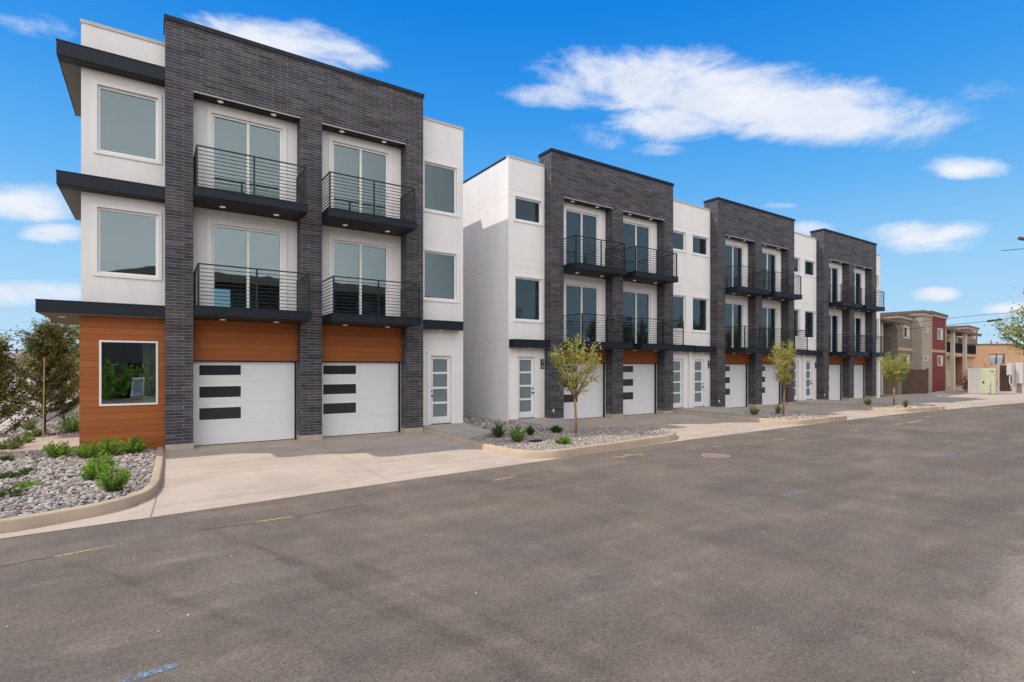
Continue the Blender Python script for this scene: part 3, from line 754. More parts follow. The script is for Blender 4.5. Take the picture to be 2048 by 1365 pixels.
def stones(name, poly, z, n, r0, r1, material, seed, lvl=0, sub=None, label=None):
    rnd = random.Random(seed); V, F = SH[lvl]; b = MB()
    xs = [p[0] for p in poly]; ys = [p[1] for p in poly]; k = 0; tries = 0
    vv = []; ff = []; tn = []
    while k < n and tries < n*30:
        tries += 1
        p = (rnd.uniform(min(xs), max(xs)), rnd.uniform(min(ys), max(ys)))
        if not inside(p, poly): continue
        if sub and not sub(p, rnd): continue
        k += 1
        r = rnd.uniform(r0, r1)*(1.35 if rnd.random() < .12 else 1); sx, sy, sz = r*rnd.uniform(.8, 1.5), r*rnd.uniform(.5, 1), r*rnd.uniform(.28, .62)
        M_ = Matrix.Rotation(rnd.uniform(0, 6.28), 3, 'Z') @ Matrix.Rotation(rnd.gauss(0, .35), 3, 'X') @ Matrix.Rotation(rnd.gauss(0, .35), 3, 'Y')
        off = len(vv); o = Vector((p[0], p[1], z+rnd.uniform(-.2, .9)*sz))
        for v in V:
            q = Vector((v.x*sx, v.y*sy, v.z*sz))*rnd.uniform(.66, 1.15); vv.append(tuple(o+M_ @ q))
        t = rnd.random()
        for f in F: ff.append(tuple(off+i for i in f)); tn.append(t)
    b.v = vv; b.f = ff; b.m = [0]*len(ff); b.tone = tn
    o = b.build(name, material, tone=True); o['kind'] = 'stuff'
    if label: o['label'] = label; o['category'] = 'gravel'
    return o
def bed(name, poly, z, skirt=.15):
    b = MB(); b.poly([(p[0], p[1], z) for p in poly]); o = b.build(name, 'gravel_base'); return struct(o)

# left cobble bed
kp = smooth([(-14, 9.75), (-6, 9.85), (-3, 9.93), (-1.74, 10.03), (-1.24, 10.17), (-.68, 10.40), (-.31, 10.70), (-.03, 11.15), (.12, 12.0), (.17, 13.2), (.22, 14.6), (.25, 16.0), (.262, 16.95)])
_, inner = kerb('kerb', kp, .17, .075, -.12, 1)
bp_ = [tuple(p) for p in inner]+[(.08, 17.02), (-1.55, 17.02), (-1.55, 18.25), (-14, 18.3)]
bed('gravel_bed', bp_, .0)
vis = [(-3.9, 9.9), (-3.9, 18.25), (-1.55, 18.25), (-1.55, 17.0), (.08, 17.0)]+[tuple(p) for p in reversed(inner) if p.x > -3.9]
stones('cobbles', vis, .01, 7200, .024, .062, 'stone', 3, 0, None, 'pale river cobbles filling the bed beside the orange corner')
# walkway pad and path at the left
b = MB(); b.poly([(-7, 18.3, .05), (-1.5, 18.3, .05), (-1.5, 22.0, .05), (-4.2, 22.0, .05), (-4.4, 60, .05), (-7.5, 60, .05)]); b.poly([(-7, 18.3, .05), (-7, 18.3, -.05), (-1.5, 18.3, -.05), (-1.5, 18.3, .05)])
struct(b.build('walkway', 'concrete'))
bk = [(-4.3, 22.02), (-1.5, 22.02), (-1.5, 34), (-4.4, 34)]
bed('gravel_bed', bk, .02); stones('cobbles', [(-4.2, 22.05), (-1.5, 22.05), (-1.5, 27), (-4.3, 27)], .03, 1500, .04, .08, 'stone', 5, 0, None, 'pale stones round the dark-leaved trees behind the walkway')

# entry slabs
def slab(poly, z, name='entry_slab'):
    b = MB(); b.poly([(*p, z) for p in poly])
    for p, q in zip(poly, poly[1:]+poly[:1]): b.quad((*p, z), (*p, -.15), (*q, -.15), (*q, z))
    return struct(b.build(name, 'slab_concrete', bevel=.012))
slab([(7.60, 13.35), (8.75, 13.95), (9.43, 17.045), (7.60, 17.045)], .178)
slab([(11.33, 17.045), (11.33, 14.9), (11.9, 14.35), (13.0, 14.3), (13.0, 17.045)], .178)
def planter(xl, xr, seed, pebbles, dark, full=True):
    """island between two drives; xl straight side, xr rounded side"""
    ye = lambda x: edge_y(x)
    y0 = ye(xl)
    pts = [(xl, 16.9), (xl-.08, 15.0), (xl-.12, 13.2), (xl-.1, y0+1.6), (xl-.0, y0+.85), (xl+.35, y0+.35), (xl+1.0, y0+.12), (xl+2.3, ye(xl+2.3)+.06), (xl+4, ye(xl+4)+.07), (xr-1.5, ye(xr-1.5)+.13), (xr-.8, ye(xr-.8)+.35), (xr-.25, ye(xr)+.85), (xr, ye(xr)+1.7), (xr-.1, ye(xr)+2.5), (xr-.5, ye(xr)+3.05), (xr-1.2, 14.2), (xr-2.2, 14.28), (xr-2.9, 14.3)]
    sp = smooth(pts, 6)
    _, inn = kerb('kerb', sp, .16, .10, -.12, 1)
    poly = [tuple(p) for p in inn]
    return poly
pl1 = planter(7.58, 14.62, 1, 0, 0)
low = [p for p in pl1 if p[1] < 14.2]
base1 = low+[(11.9, 14.36), (11.33, 14.9), (11.33, 17.04), (11.33, 27), (9.40, 27), (9.40, 17.04), (9.43, 17.0), (8.75, 13.95), (7.72, 13.4)]
bed('gravel_bed', base1, .05)
pb1 = low+[(12, 14.2), (10, 14.1), (8.75, 13.9)]
stones('pebbles', pb1, .055, 15000, .012, .024, 'pebble', 7, 0, None, 'pale pink pebbles filling the island in front of the door numbered 36')
stones('cobbles', [(9.45, 14.2), (11.7, 14.4), (11.3, 17), (11.3, 22), (9.45, 22), (9.45, 17), (8.9, 14.1)], .06, 1300, .04, .09, 'stone', 9, 0, None, 'grey stones filling the gap between the two buildings')
for k, (xa, xb, bx0) in enumerate(((20.72, 25.35, 23.81), (31.1, 36.4, 34.55))):
    pl = planter(xa, xb, 2+k, 0, 0)
    low = [p for p in pl if p[1] < 14.25]
    bed('gravel_bed', low+[(xb-2.9, 14.28), (xa+2.2, 14.3), (xa+.6, 13.6)], .05)
    stones('pebbles', [p for p in low]+[(xb-3, 14.2), (xa+1.3, 13.9), (xa+.2, 13.2)], .055, 2600, .022, .04, 'pebble', 20+k, 0, None, ('pale pebbles round the second thin tree', 'pale pebbles round the farthest thin tree')[k])
    slab([(xa+.11, 13.1), (xa+1.3, 14.0), (xa+2.3, 14.33), (bx0-.01, 14.33), (bx0-.01, 17.045), (xa-.33+.02, 17.045), (xa-.33+.02, 16.95), (xa+.09, 16.9)], .178)

# concrete patch at the near right, road marks, manhole
mat('worn_asphalt', (.22, .19, .175), .9, .2, 0, .22, 1.2, .3, 120)
def paint_mat(name, col, scale, th):
    m = mat(name, col, .8, .2); m.blend_method = 'HASHED' if hasattr(m, 'blend_method') else None
    nt = m.node_tree; N = lambda t, **k: _n(nt, t, **k); L = nt.links.new; b = nt.nodes['Principled BSDF']
    tc = N('ShaderNodeTexCoord'); n = N('ShaderNodeTexNoise'); L(tc.outputs['Object'], n.inputs[0]); n.inputs['Scale'].default_value = scale; n.inputs['Detail'].default_value = 6; n.inputs['Roughness'].default_value = .8
    r = N('ShaderNodeMapRange'); L(n.outputs[0], r.inputs[0]); r.inputs[1].default_value = th-.06; r.inputs[2].default_value = th+.06; L(r.outputs[0], b.inputs['Alpha'])
paint_mat('yellow_paint', (.56, .47, .16), 30, .45); paint_mat('blue_paint', (.20, .32, .46), 26, .50); paint_mat('yellow_spray', (.62, .52, .16), 9, .53); paint_mat('pale_scuff', (.42, .37, .34), 12, .53)
def mark(pa, pb, w, m, label, cat='road marking', grp='surveyors paint dashes on the asphalt'):
    A = onz(*pa, -.1); B = onz(*pb, -.1); d = (B-A).normalized(); n = Vector((-d.y, d.x, 0))*w/2; b = MB(); N_ = 8; z = Vector((0, 0, .005)); rnd = random.Random(int(pa[0]))
    pr = None
    for i in range(N_+1):
        c = A.lerp(B, i/N_)+z; k = (.35 if i in (0, N_) else 1)*rnd.uniform(.8, 1.1); r = (c-n*k, c+n*k)
        if pr: b.quad(pr[0], r[0], r[1], pr[1])
        pr = r
    o = b.build('road_marking', m); o['kind'] = 'structure'
for pa, pb, w, m, l in (((108, 1115), (232, 1091), .035, 'yellow_paint', 0), ((510, 1045), (588, 1034), .04, 'yellow_paint', 0), ((984, 962), (1030, 954), .05, 'yellow_paint', 0),
    ((1425, 894), (1448, 892), .06, 'yellow_paint', 0), ((1547, 880), (1573, 878), .07, 'yellow_paint', 0), ((1222, 916), (1297, 910), .16, 'yellow_spray', 0), ((1250, 912), (1285, 909), .3, 'yellow_spray', 0),
    ((1700, 861), (1717, 860), .09, 'yellow_paint', 0), ((1788, 850), (1803, 848), .1, 'yellow_paint', 0), ((1813, 847), (1845, 841), .1, 'yellow_paint', 0), ((1846, 834), (1864, 833), .16, 'yellow_paint', 0), ((1855, 838), (1880, 836), .1, 'yellow_spray', 0),
    ((1965, 819), (2003, 815), .2, 'yellow_spray', 0), ((1930, 832), (1998, 832.5), .14, 'pale_scuff', 0),
    ((232, 1368), (358, 1330), .085, 'blue_paint', 0), ((1562, 993), (1614, 982), .05, 'blue_paint', 0), ((1886, 912), (1912, 907), .08, 'blue_paint', 0), ((1165, 914), (1185, 913), .08, 'blue_paint', 0)):
    mark(pa, pb, w, m, l)
jm = MB()
mat('seam', (.05, .045, .045), .9)
for pa, pb in (((60, 1122), (108, 1115)), ((400, 1061), (512, 1046)), ((588, 1034), (735, 1009)), ((930, 968), (984, 962)), ((1030, 954), (1110, 942)), ((0, 1135), (60, 1122))):
    A = onz(*pa, -.1); B = onz(*pb, -.1); d = (B-A).normalized(); n = Vector((-d.y, d.x, 0))*.006; z = Vector((0, 0, .004)); jm.quad(A-n+z, B-n+z, B+n+z, A+n+z)
struct(jm.build('road_seam', 'seam'))
mat('manhole_concrete', (.34, .25, .21), .85, .2, 0, .1, 5); mat('iron', (.27, .19, .16), .7, .4, 0, .2, 30)
t = thing('manhole_cover', (12.1, 8.5, -.10), 'round rusty manhole cover set in the asphalt beyond the pebble island', 'manhole cover')
b = MB(); b.disc((0, 0, .001), .36, 36, .006); b.build('collar', 'manhole_concrete', t)
b = MB(); b.disc((0, 0, .008), .29, 36, .004)
b.build('cover', 'iron', t)
# ------------------------------------------------------------------ plants
attr_mat('leaf_yellow', (.22, .28, .045), (.70, .66, .20), .55, .45)
attr_mat('leaf_purple', (.05, .075, .025), (.34, .29, .085), .5, .35)
attr_mat('leaf_green', (.08, .19, .02), (.33, .50, .07), .5, .45)
attr_mat('leaf_dark', (.02, .05, .012), (.09, .16, .035), .55, .25)
attr_mat('leaf_far', (.14, .20, .13), (.25, .31, .19), .8, .2)
attr_mat('grass_blade', (.10, .14, .04), (.28, .33, .10), .6, .3)
attr_mat('leaf_red', (.14, .03, .02), (.32, .12, .05), .6, .2)
mat('bark_tan', (.38, .23, .12), .85, .2, 0, .3, 14, .6, 30, (1, 1, .3)); mat('bark_grey', (.13, .10, .075), .9, .2, 0, .3, 12, .6, 25, (1, 1, .3))
mat('stake_wood', (.50, .36, .22), .8, .2, 0, .15, 10)
def leaf(b, p, d, up, ln, wd, t, mi=0):
    """one folded leaf"""
    d = d.normalized(); s = d.cross(up)
    if s.length < 1e-4: s = d.orthogonal()
    s.normalize(); n = s.cross(d)
    a = p; m1 = p+d*ln*.5+s*wd*.5+n*wd*.15; m2 = p+d*ln*.5-s*wd*.5+n*wd*.15; e = p+d*ln
    i = len(b.v); b.v += [tuple(a), tuple(m1), tuple(e), tuple(m2)]; b.f += [(i, i+1, i+2), (i, i+2, i+3)]; b.m += [mi, mi]; b.tone += [t, t]
def rv(r): return Vector((r.gauss(0, 1), r.gauss(0, 1), r.gauss(0, 1))).normalized()
def tree(name, loc, label, cat, group, H, fork, rad, leafm, bark, nleaf, seed, lsz=.09, shape='vase', trunk_r=.035, nb=9, lean=(0, 0), droop=0.0, bare=.25):
    r = random.Random(seed); root = thing(name, loc, label, cat, group)
    b = MB(); tips = []; fk = Vector((lean[0]*.4, lean[1]*.4, fork))
    b.tube([(0, 0, -.05), (lean[0]*.1+.01, lean[1]*.1, fork*.4), (lean[0]*.25, lean[1]*.25, fork*.75), fk], [trunk_r*1.15, trunk_r, trunk_r*.92, trunk_r*.85], 9)
    segs = []
    for k in range(nb):
        an = 2*math.pi*(k+r.uniform(-.3, .3))/nb
        if shape == 'oval':
            fz = fork+(H*.80-fork)*(k/nb)**.85; tt_ = (fz-fork)/(H-fork); w_ = rad*(.62+.75*math.sin(math.pi*min(1, tt_*1.05+.12))-.45*tt_)*r.uniform(.7, 1.02); an = k*2.4
            st = Vector((lean[0]*fz/H, lean[1]*fz/H, fz)); mid = st+Vector((math.cos(an)*w_*.5, math.sin(an)*w_*.5, w_*.6)); end = st+Vector((math.cos(an)*w_*.85, math.sin(an)*w_*.85, min(w_*1.15, H-fz)))
        elif shape == 'vase':
            f0 = r.uniform(.0, .22)*(H-fork); reach = rad*r.uniform(.35, 1.0); top = fork+(H-fork)*(1.0-.40*(reach/rad)**2)*r.uniform(.86, 1.02)
            st = fk+Vector((0, 0, f0)) if k % 3 else fk
            mid = st.lerp(Vector((math.cos(an)*reach*.55, math.sin(an)*reach*.55, st.z+(top-st.z)*.42)), 1)
            end = Vector((math.cos(an)*reach, math.sin(an)*reach, top))
        elif shape == 'cone':
            fz = fork+(H*.92-fork)*(k/nb)**.9; w_ = rad*(1-((fz-fork)/(H-fork))**1.35)*r.uniform(.6, 1.08)+.14; an = k*2.4
            st = Vector((lean[0]*fz/H, lean[1]*fz/H, fz)); mid = st+Vector((math.cos(an)*w_*.55, math.sin(an)*w_*.55, w_*.35)); end = st+Vector((math.cos(an)*w_, math.sin(an)*w_, w_*.95))
        else:
            reach = rad*r.uniform(.5, 1.0); el = r.uniform(-.2, 1.2); c = Vector((0, 0, (fork+H)/2)); end = c+Vector((math.cos(an)*math.cos(el)*reach, math.sin(an)*math.cos(el)*reach, math.sin(el)*(H-fork)/2*r.uniform(.7, 1)))
            st = fk; mid = st.lerp(end, .5)+Vector((0, 0, .1*rad))
        b.tube([st, mid, end], [trunk_r*.5, trunk_r*.3, trunk_r*.1], 5); segs.append((mid, end, an)); 
        if k % 2 == 0: segs.append((st.lerp(mid, .6), mid, an))
        for q in range(4):
            tt = r.uniform(.15, .9); s0 = (st.lerp(mid, tt*2) if tt < .5 else mid.lerp(end, tt*2-1))
            dr = (Vector((math.cos(an+r.uniform(-1.2, 1.2)), math.sin(an+r.uniform(-1.2, 1.2)), r.uniform(.2, 1.1)))).normalized(); ln = rad*r.uniform(.25, .5)
            e2 = s0+dr*ln; e2.z = min(e2.z, H*1.0)
            b.tube([s0, s0.lerp(e2, .5)+rv(r)*.03, e2], [trunk_r*.2, trunk_r*.14, trunk_r*.06], 4, cap=False); segs.append((s0, e2, an))
    if shape in ('cone', 'oval'): b.tube([fk, Vector((lean[0], lean[1], H*.97))], [trunk_r*.8, trunk_r*.15], 7)
    b.build('trunk', bark, root, smooth=True)
    l = MB()
    if shape in ('cone', 'oval'): segs += [(Vector((lean[0]*z/H, lean[1]*z/H, z)), Vector((lean[0]*(z+.25)/H, lean[1]*(z+.25)/H, z+.25)), r.uniform(0, 6)) for z in [fork+(H-fork)*(.45+.5*i/9) for i in range(9)]]
    wts = [max(.05, (e-s).length) for s, e, _ in segs]; tot = sum(wts)
    for (s, e, an), w_ in zip(segs, wts):
        n = int(nleaf*w_/tot*r.uniform(.6, 1.4)); ct = r.uniform(.1, .9)
        for i in range(n):
            tt = r.uniform(bare, 1.08); p = s.lerp(e, tt)+rv(r)*abs(r.gauss(0, .09 if lsz < .12 else .18))*(1+rad*.25)
            d = rv(r); d.z = d.z*.6-droop; 
            leaf(l, p, d, Vector((r.gauss(0, .5), r.gauss(0, .5), 1)), lsz*r.uniform(.6, 1.3), lsz*r.uniform(.4, .65), min(1, max(0, ct+r.gauss(0, .22))))
    l.build('crown', leafm, root, tone=True)
    return root
g3 = 'thin young trees in the pebble islands'
tree('young_tree', (11.29, 13.06, .03), 'nearest thin young tree with sparse yellow-green leaves in the pebble island', 'tree', g3, 3.45, 1.15, .80, 'leaf_yellow', 'bark_tan', 3000, 11, .08, 'vase', .042, 17, (-.12, 0), .45, .25)
tree('young_tree', (23.48, 13.02, .03), 'second thin young tree, in the island before the middle brick townhouse', 'tree', g3, 3.45, 1.15, .76, 'leaf_yellow', 'bark_tan', 3100, 12, .08, 'vase', .042, 15, (.22, 0), .3, .25)
tree('young_tree', (34.18, 12.68, .03), 'farthest thin young tree, leafy, before the end townhouse', 'tree', g3, 3.15, 1.05, .92, 'leaf_yellow', 'bark_tan', 4600, 13, .085, 'vase', .045, 15, (0, 0), .3, .12)
g4 = 'dark purple-leaved trees left of the orange corner'
tl = onz(88, 870, .04)
tree('purple_leaf_tree', (tl.x, tl.y, .02), 'staked dark purple-leaved tree rising from the stones beside the orange corner', 'tree', g4, 3.6, .42, .86, 'leaf_purple', 'bark_grey', 18000, 21, .08, 'cone', .045, 46, (.05, 0), .3, .05)
tl2 = at(128, 735, 19.5)
tree('purple_leaf_tree', (tl2.x, tl2.y, .02), 'taller dark purple-leaved tree just behind the staked one', 'tree', g4, 4.05, .6, .72, 'leaf_purple', 'bark_grey', 10000, 22, .085, 'cone', .045, 36, (-.15, 0), .3, .05)
tl3 = at(-22, 735, 13.2)
tree('purple_leaf_tree', (tl3.x, tl3.y, .02), 'dark purple-leaved tree cut off by the left edge of the photo', 'tree', g4, 3.05, .35, .66, 'leaf_purple', 'bark_grey', 11000, 23, .085, 'cone', .045, 42, (0, 0), .3, .05)
b = MB(); b.tube([(0, 0, 0), (.03, 0, 2.45)], .014, 8); sp = onz(95, 872, .03); o = b.build('tree_stake', 'stake_wood'); o.location = (sp.x+.02, sp.y-.95, .03); tag(o, 'pale wooden stake standing in front of the staked purple-leaved tree', 'stake')
cy = at(163, 735, 24); tree('columnar_tree', (cy.x, cy.y, 0), 'bright green narrow tree peeking out behind the orange corner', 'tree', None, 4.3, .3, .55, 'leaf_green', 'bark_grey', 5200, 24, .10, 'cone', .05, 34, (0, 0), 0, .05)
# far left
g5 = 'pale distant trees beyond the left street'
for i, (px, t_, H, rd, sh, lb) in enumerate(((62, 72, 6.6, .85, 'cone', 'tall narrow pale tree in the distance above the purple-leaved trees'), (50, 78, 4.6, .9, 'cone', 'shorter narrow pale tree left of the tall narrow one in the distance'),
        (22, 95, 4.9, 2.4, 'ball', 'round pale distant tree near the utility pole at left'), (-2, 90, 5.4, 2.6, 'ball', 'round pale distant tree at the left edge of the photo'), (100, 85, 4.4, 2.3, 'ball', 'round pale distant tree seen between the purple-leaved trees'), (38, 110, 4.6, 2.6, 'ball', 'low pale distant tree between the round one and the narrow ones'))):
    p = at(px, 735, t_); tree('distant_tree', (p.x, p.y, -.1), lb, 'tree', g5, H, .5, rd, 'leaf_far', 'bark_grey', 1500, 40+i, .42 if sh == 'ball' else .3, sh, .12, 14 if sh == 'ball' else 20, (0, 0), 0, .05)
# right edge tree
p = at(2096, 735, 30); tree('street_tree', (p.x, p.y, 0), 'leafy tree whose branches reach in from the right edge of the photo', 'tree', None, 6.9, 1.9, 2.75, 'leaf_yellow', 'bark_grey', 5500, 51, .17, 'ball', .11, 22, (0, 0), .1, .2)

def shrub(name, loc, label, group, n, h, rad, leafm, seed, lsz=.07, up=.7, cat='shrub', stems=26, wid=.4):
    r = random.Random(seed); b = MB(); st = MB()
    for k in range(stems):
        an = r.uniform(0, 6.28); rr = rad*math.sqrt(r.random()); tip = Vector((math.cos(an)*rr, math.sin(an)*rr, h*(1-.5*(rr/rad)**2)*r.uniform(.75, 1.1))); base = Vector((math.cos(an)*rr*.2, math.sin(an)*rr*.2, 0)); mid = base.lerp(tip, .5)+Vector((0, 0, -.02))
        st.tube([base, mid, tip], [.006, .004, .002], 4, cap=False); ct = r.uniform(.15, .85)
        for i in range(n//stems):
            tt = r.uniform(.12, 1.05); p = base.lerp(tip, tt)+rv(r)*.015; d = (tip-base).normalized()*up+rv(r)*.7
            leaf(b, p, d, rv(r), lsz*r.uniform(.6, 1.3), lsz*wid*r.uniform(.7, 1.2), min(1, max(0, ct+.25*(tt-.5)+r.gauss(0, .15))))
    root = thing(name, loc, label, cat, group)
    st.build('stem', 'bark_grey', root); b.build('foliage', leafm, root, tone=True)
    return root
g6 = 'bright green shrubs in the cobble bed'
for i, (px, py, h, rd, lb) in enumerate(((118, 915, .40, .33, 'bright green shrub farthest left in the row under the orange wall'), (178, 917, .40, .30, 'bright green shrub at the left corner of the orange wall'), (222, 912, .46, .34, 'bright green shrub below the middle of the orange wall'), (270, 907, .42, .28, 'bright green shrub beside the kerb end at the brick pillar'),
        (202, 946, .40, .26, 'bright green shrub between the row and the largest front shrub'), (226, 982, .50, .30, 'largest bright green shrub, nearest the curved kerb'), (190, 960, .34, .22, 'smaller bright green shrub left of the largest front shrub'))):
    p = onz(px, py, .02); shrub('shrub', (p.x, p.y, 0), lb, g6, 1500, h, rd, 'leaf_green', 60+i, .062, .8, 'shrub', 46)
g7 = 'low dark green creeping plants in the cobble bed'
for i, (px, py, rd, lb) in enumerate(((48, 948, .26, 'low dark creeping plant, left of the shrubs, upper one'), (12, 957, .24, 'low dark creeping plant at the left edge, upper one'), (52, 975, .24, 'low dark creeping plant nearest the kerb, right one'), (12, 992, .28, 'low dark creeping plant at the left edge, lower one'), (12, 922, .16, 'tiny grey-green plant at the edge of the walkway'))):
    p = onz(px, py, .02); shrub('creeping_plant', (p.x, p.y, 0), lb, g7, 700, .13, rd, 'leaf_dark' if i != 2 else 'leaf_green', 80+i, .045, .2, 'ground plant', 40)
g8 = 'spiky dark green shrubs in the pebble island'
for i, (px, py, h, rd, m_, lb) in enumerate(((997, 876, .44, .22, 'leaf_dark', 'spiky dark green shrub on the pebbles nearest the slab'), (1035, 884, .46, .28, 'leaf_green', 'larger yellow-green spiky shrub in the middle of the pebbles'), (1060, 871, .25, .13, 'leaf_dark', 'small dark shrub just behind the larger spiky one'), (1112, 866, .20, .20, 'leaf_dark', 'low grey-green shrub left of the nearest thin tree'), (1127, 888, .17, .22, 'leaf_green', 'low green clump in front of the nearest thin tree'))):
    p = onz(px, py, .06); shrub('shrub', (p.x, p.y, .05), lb, g8, 1000, h, rd, m_, 90+i, .075, 1.3, 'shrub', 50, .22)
g9 = 'small tufts in the farther islands'
for i, (px, py, h, rd, lb) in enumerate(((1508, 831, .34, .22, 'grassy tuft left of the second thin tree'), (1556, 829, .38, .12, 'narrow grassy tuft touching the second thin tree'), (1736, 811, .34, .2, 'grassy tuft left of the farthest thin tree'), (1811, 816, .40, .12, 'narrow grassy tuft right of the farthest thin tree'), (1775, 783, .4, .4, 'dark round shrub at the foot of the brown fence'))):
    p = onz(px, py, .05); shrub('grass_tuft', (p.x, p.y, .04), lb, g9, 420, h, rd, 'leaf_dark' if i == 4 else 'grass_blade', 100+i, .13, 1.6, 'plant', 40, .12)
g10 = 'low bright plants along the far walkway'
for i, (px, py, h, rd, lb) in enumerate(((40, 886, .2, .35, 'low bright plant beside the walkway at far left'), (66, 874, .2, .32, 'low bright plant between the walkway and the staked tree'), (18, 898, .2, .35, 'low bright plant at the left edge by the walkway'), (140, 866, .5, .42, 'bright green bush against the side of the building'), (152, 858, .5, .4, 'bright green bush just behind the one by the building side'), (60, 862, .45, .3, 'pale dry grass clump left of the staked tree'))):
    p = onz(px, py, .05); shrub('low_plant', (p.x, p.y, .03), lb, g10, 700, h, rd, 'grass_blade' if i in (0, 1, 2, 5) else 'leaf_green', 120+i, .08, .8, 'plant', 40, .3)
b = MB(); b.disc((0, 0, 0), .17, 24, .03); b.disc((0, 0, .031), .13, 24, .015); p = onz(1072, 883, .07); o = b.build('valve_lid', 'dark_metal'); o.location = (p.x, p.y, .06); o.scale = (1.3, .8, 1); tag(o, 'low round dark lid lying on the pebbles by the spiky shrubs', 'utility lid')

# ------------------------------------------------------------------ right background
mat('taupe', (.20, .165, .135), .85, .15, 0, .06, 2); mat('tan', (.36, .305, .25), .85, .15, 0, .05, 2); lines_mat('red_siding', (.20, .035, .038), 2, .19, .02, .5, .7, .08); lines_mat('cream_siding', (.50, .45, .34), 2, .18, .02, .55, .7, .08)
mat('cornice_tan', (.42, .30, .22), .7); mat('cornice_dark', (.13, .11, .105), .7); mat('cream_post', (.55, .48, .38), .7); mat('roof_brown', (.15, .10, .08), .8); mat('dark_door', (.05, .025, .022), .6); mat('red_wall', (.40, .05, .03), .7)
glass_mat('glass_far', (.25, .3, .33), (.7, .8, .9), .15)
lines_mat('fence_wood', (.105, .065, .048), 0, .14, .012, .3, .85, .35, (6, 6, .6), 3, .5); mat('white_panel', (.55, .53, .49), .5, .3, 0, .06, 3); mat('cabinet_green', (.50, .52, .36), .5, .3, 0, .08, 3); mat('grey_box', (.52, .53, .52), .45, .4, .0, .05, 4); mat('grey_dark', (.18, .17, .16), .6)
mat('orange_brick', (.56, .34, .21), .85, .15, 0, .13, 5, 0, 40, (1, 1, 3))
AO = at(1863, 735, 48); AT = R(6.62)
t = thing('apartment_building', (AO.x, AO.y, 0), 'tan and red flat-roofed apartment building behind the brown fence at right', 'apartment building', rz=AT)
def loc(px, M):
    """local x where the vertical line px meets the plane local y = M"""
    r = ray(px, 735); o_ = Vector((-AO.x, -AO.y)); c, s = math.cos(-AT), math.sin(-AT)
    ro = Vector((o_.x*c-o_.y*s, o_.x*s+o_.y*c)); rd = Vector((r.x*c-r.y*s, r.x*s+r.y*c)); k = (M-ro.y)/rd.y
    return ro.x+rd.x*k, k
def zz(py, k): return CAMZ+(734.5-py)/F_*k
def block(x0, x1, y0, y1, z1, m, name='wall', cor=True):
    b = MB(); b.box(x0, x1, y0, y1, -.1, z1-.005); o = b.build(name, m, t)
    if cor:
        b = MB(); b.box(x0-.12, x1+.12, y0-.12, y1, z1-.34, z1-.10); b.build('cornice', 'cornice_tan', o)
        b = MB(); b.box(x0-.2, x1+.2, y0-.2, y1, z1-.098, z1+.08); b.build('roof_edge', 'cornice_dark', o)
    return o
xa = loc(1795, .72)[0]; xt = loc(1844, 0)[0]; xr1 = loc(1892, 0)[0]; xe = loc(1926, 0)[0]; xf = loc(1955, 0)[0]
block(xa, xt-.01, .72, 10, 6.55, 'taupe'); block(xt, -.35, 0, 10.5, 7.0, 'tan'); block(-.34, xr1, .04, 10.4, 7.15, 'red_siding')
b = MB(); b.box(-.34, .1, -.03, .038, 0, 7.0); b.box(xr1-.2, xr1+.04, -.03, .038, 0, 6.8); b.box(.1, xr1-.2, -.02, .038, 3.55, 3.8); b.build('corner_board', 'cornice_tan', t)
b = MB(); b.box(xa, xt-.02, .66, .718, 3.55, 3.82); b.build('band', 'cornice_tan', t)
block(xa-6, xa-.01, 3.0, 10, 6.2, 'tan', cor=False)
b = MB(); b.box(xa-6, xa-.02, 1.0, 3.0, 5.75, 5.95); b.box(xa-6, xa+.25, .35, .71, 5.72, 5.9); b.build('porch_roof', 'roof_brown', t)
b = MB(); b.box(xa-2.6, xa-2.4, 1.1, 1.3, 0, 5.74); b.build('porch_post', 'cream_post', t)
b = MB(); b.box(xa-1.6, xa-.9, 2.9, 2.99, 3.8, 5.5); b.build('door', 'dark_door', t)
xe2 = loc(1934, 2)[0]; xf2 = loc(1955, 2)[0]; xe1 = loc(1934, 2.2)[0]; xf3 = loc(1962, 0)[0]; xf4 = loc(1953, .45)[0]
block(xr1+.06, xe2-.02, 2.2, 10, 6.7, 'cream_siding'); block(xe2, xf2, 2.0, 10.2, 7.45, 'taupe')
b = MB(); b.box(xr1+.05, xf3, .1, 1.98, 5.95, 6.12); b.box(xr1-.1, xf3+.1, -.06, .09, 5.85, 6.14); b.build('porch_roof', 'roof_brown', t)
for px in (1909, 1933):
    x, k = loc(px, .1); b = MB(); b.box(x-.25, x+.25, .1, .4, 0, 5.94); b.build('porch_post', 'cream_post', t)
b = MB(); b.box(xr1+.05, xf4, .42, 1.98, 3.35, 3.7); b.build('balcony_floor', 'cornice_tan', t)
b = MB(); x0_, x1_ = xr1+.1, xf4
b.box(x0_, x1_, .45, .5, 4.7, 4.78); n = int((x1_-x0_)/.2)
for i in range(n): b.box(x0_+i*.2, x0_+i*.2+.03, .46, .49, 3.7, 4.7)
b.build('balcony_railing', 'dark_metal', t)
for px0, px1, m_, z0, z1, M_ in ((1918, 1930, 'dark_door', 3.72, 5.85, 2.12), (1918, 1930, 'dark_door', .0, 3.3, 2.12), (1897, 1902, 'white_panel', 3.72, 5.7, 2.12)):
    x0_ = loc(px0, M_)[0]; x1_ = loc(px1, M_)[0]; b = MB(); b.box(x0_, x1_, M_, 2.19, z0, z1); b.build('door', m_, t)
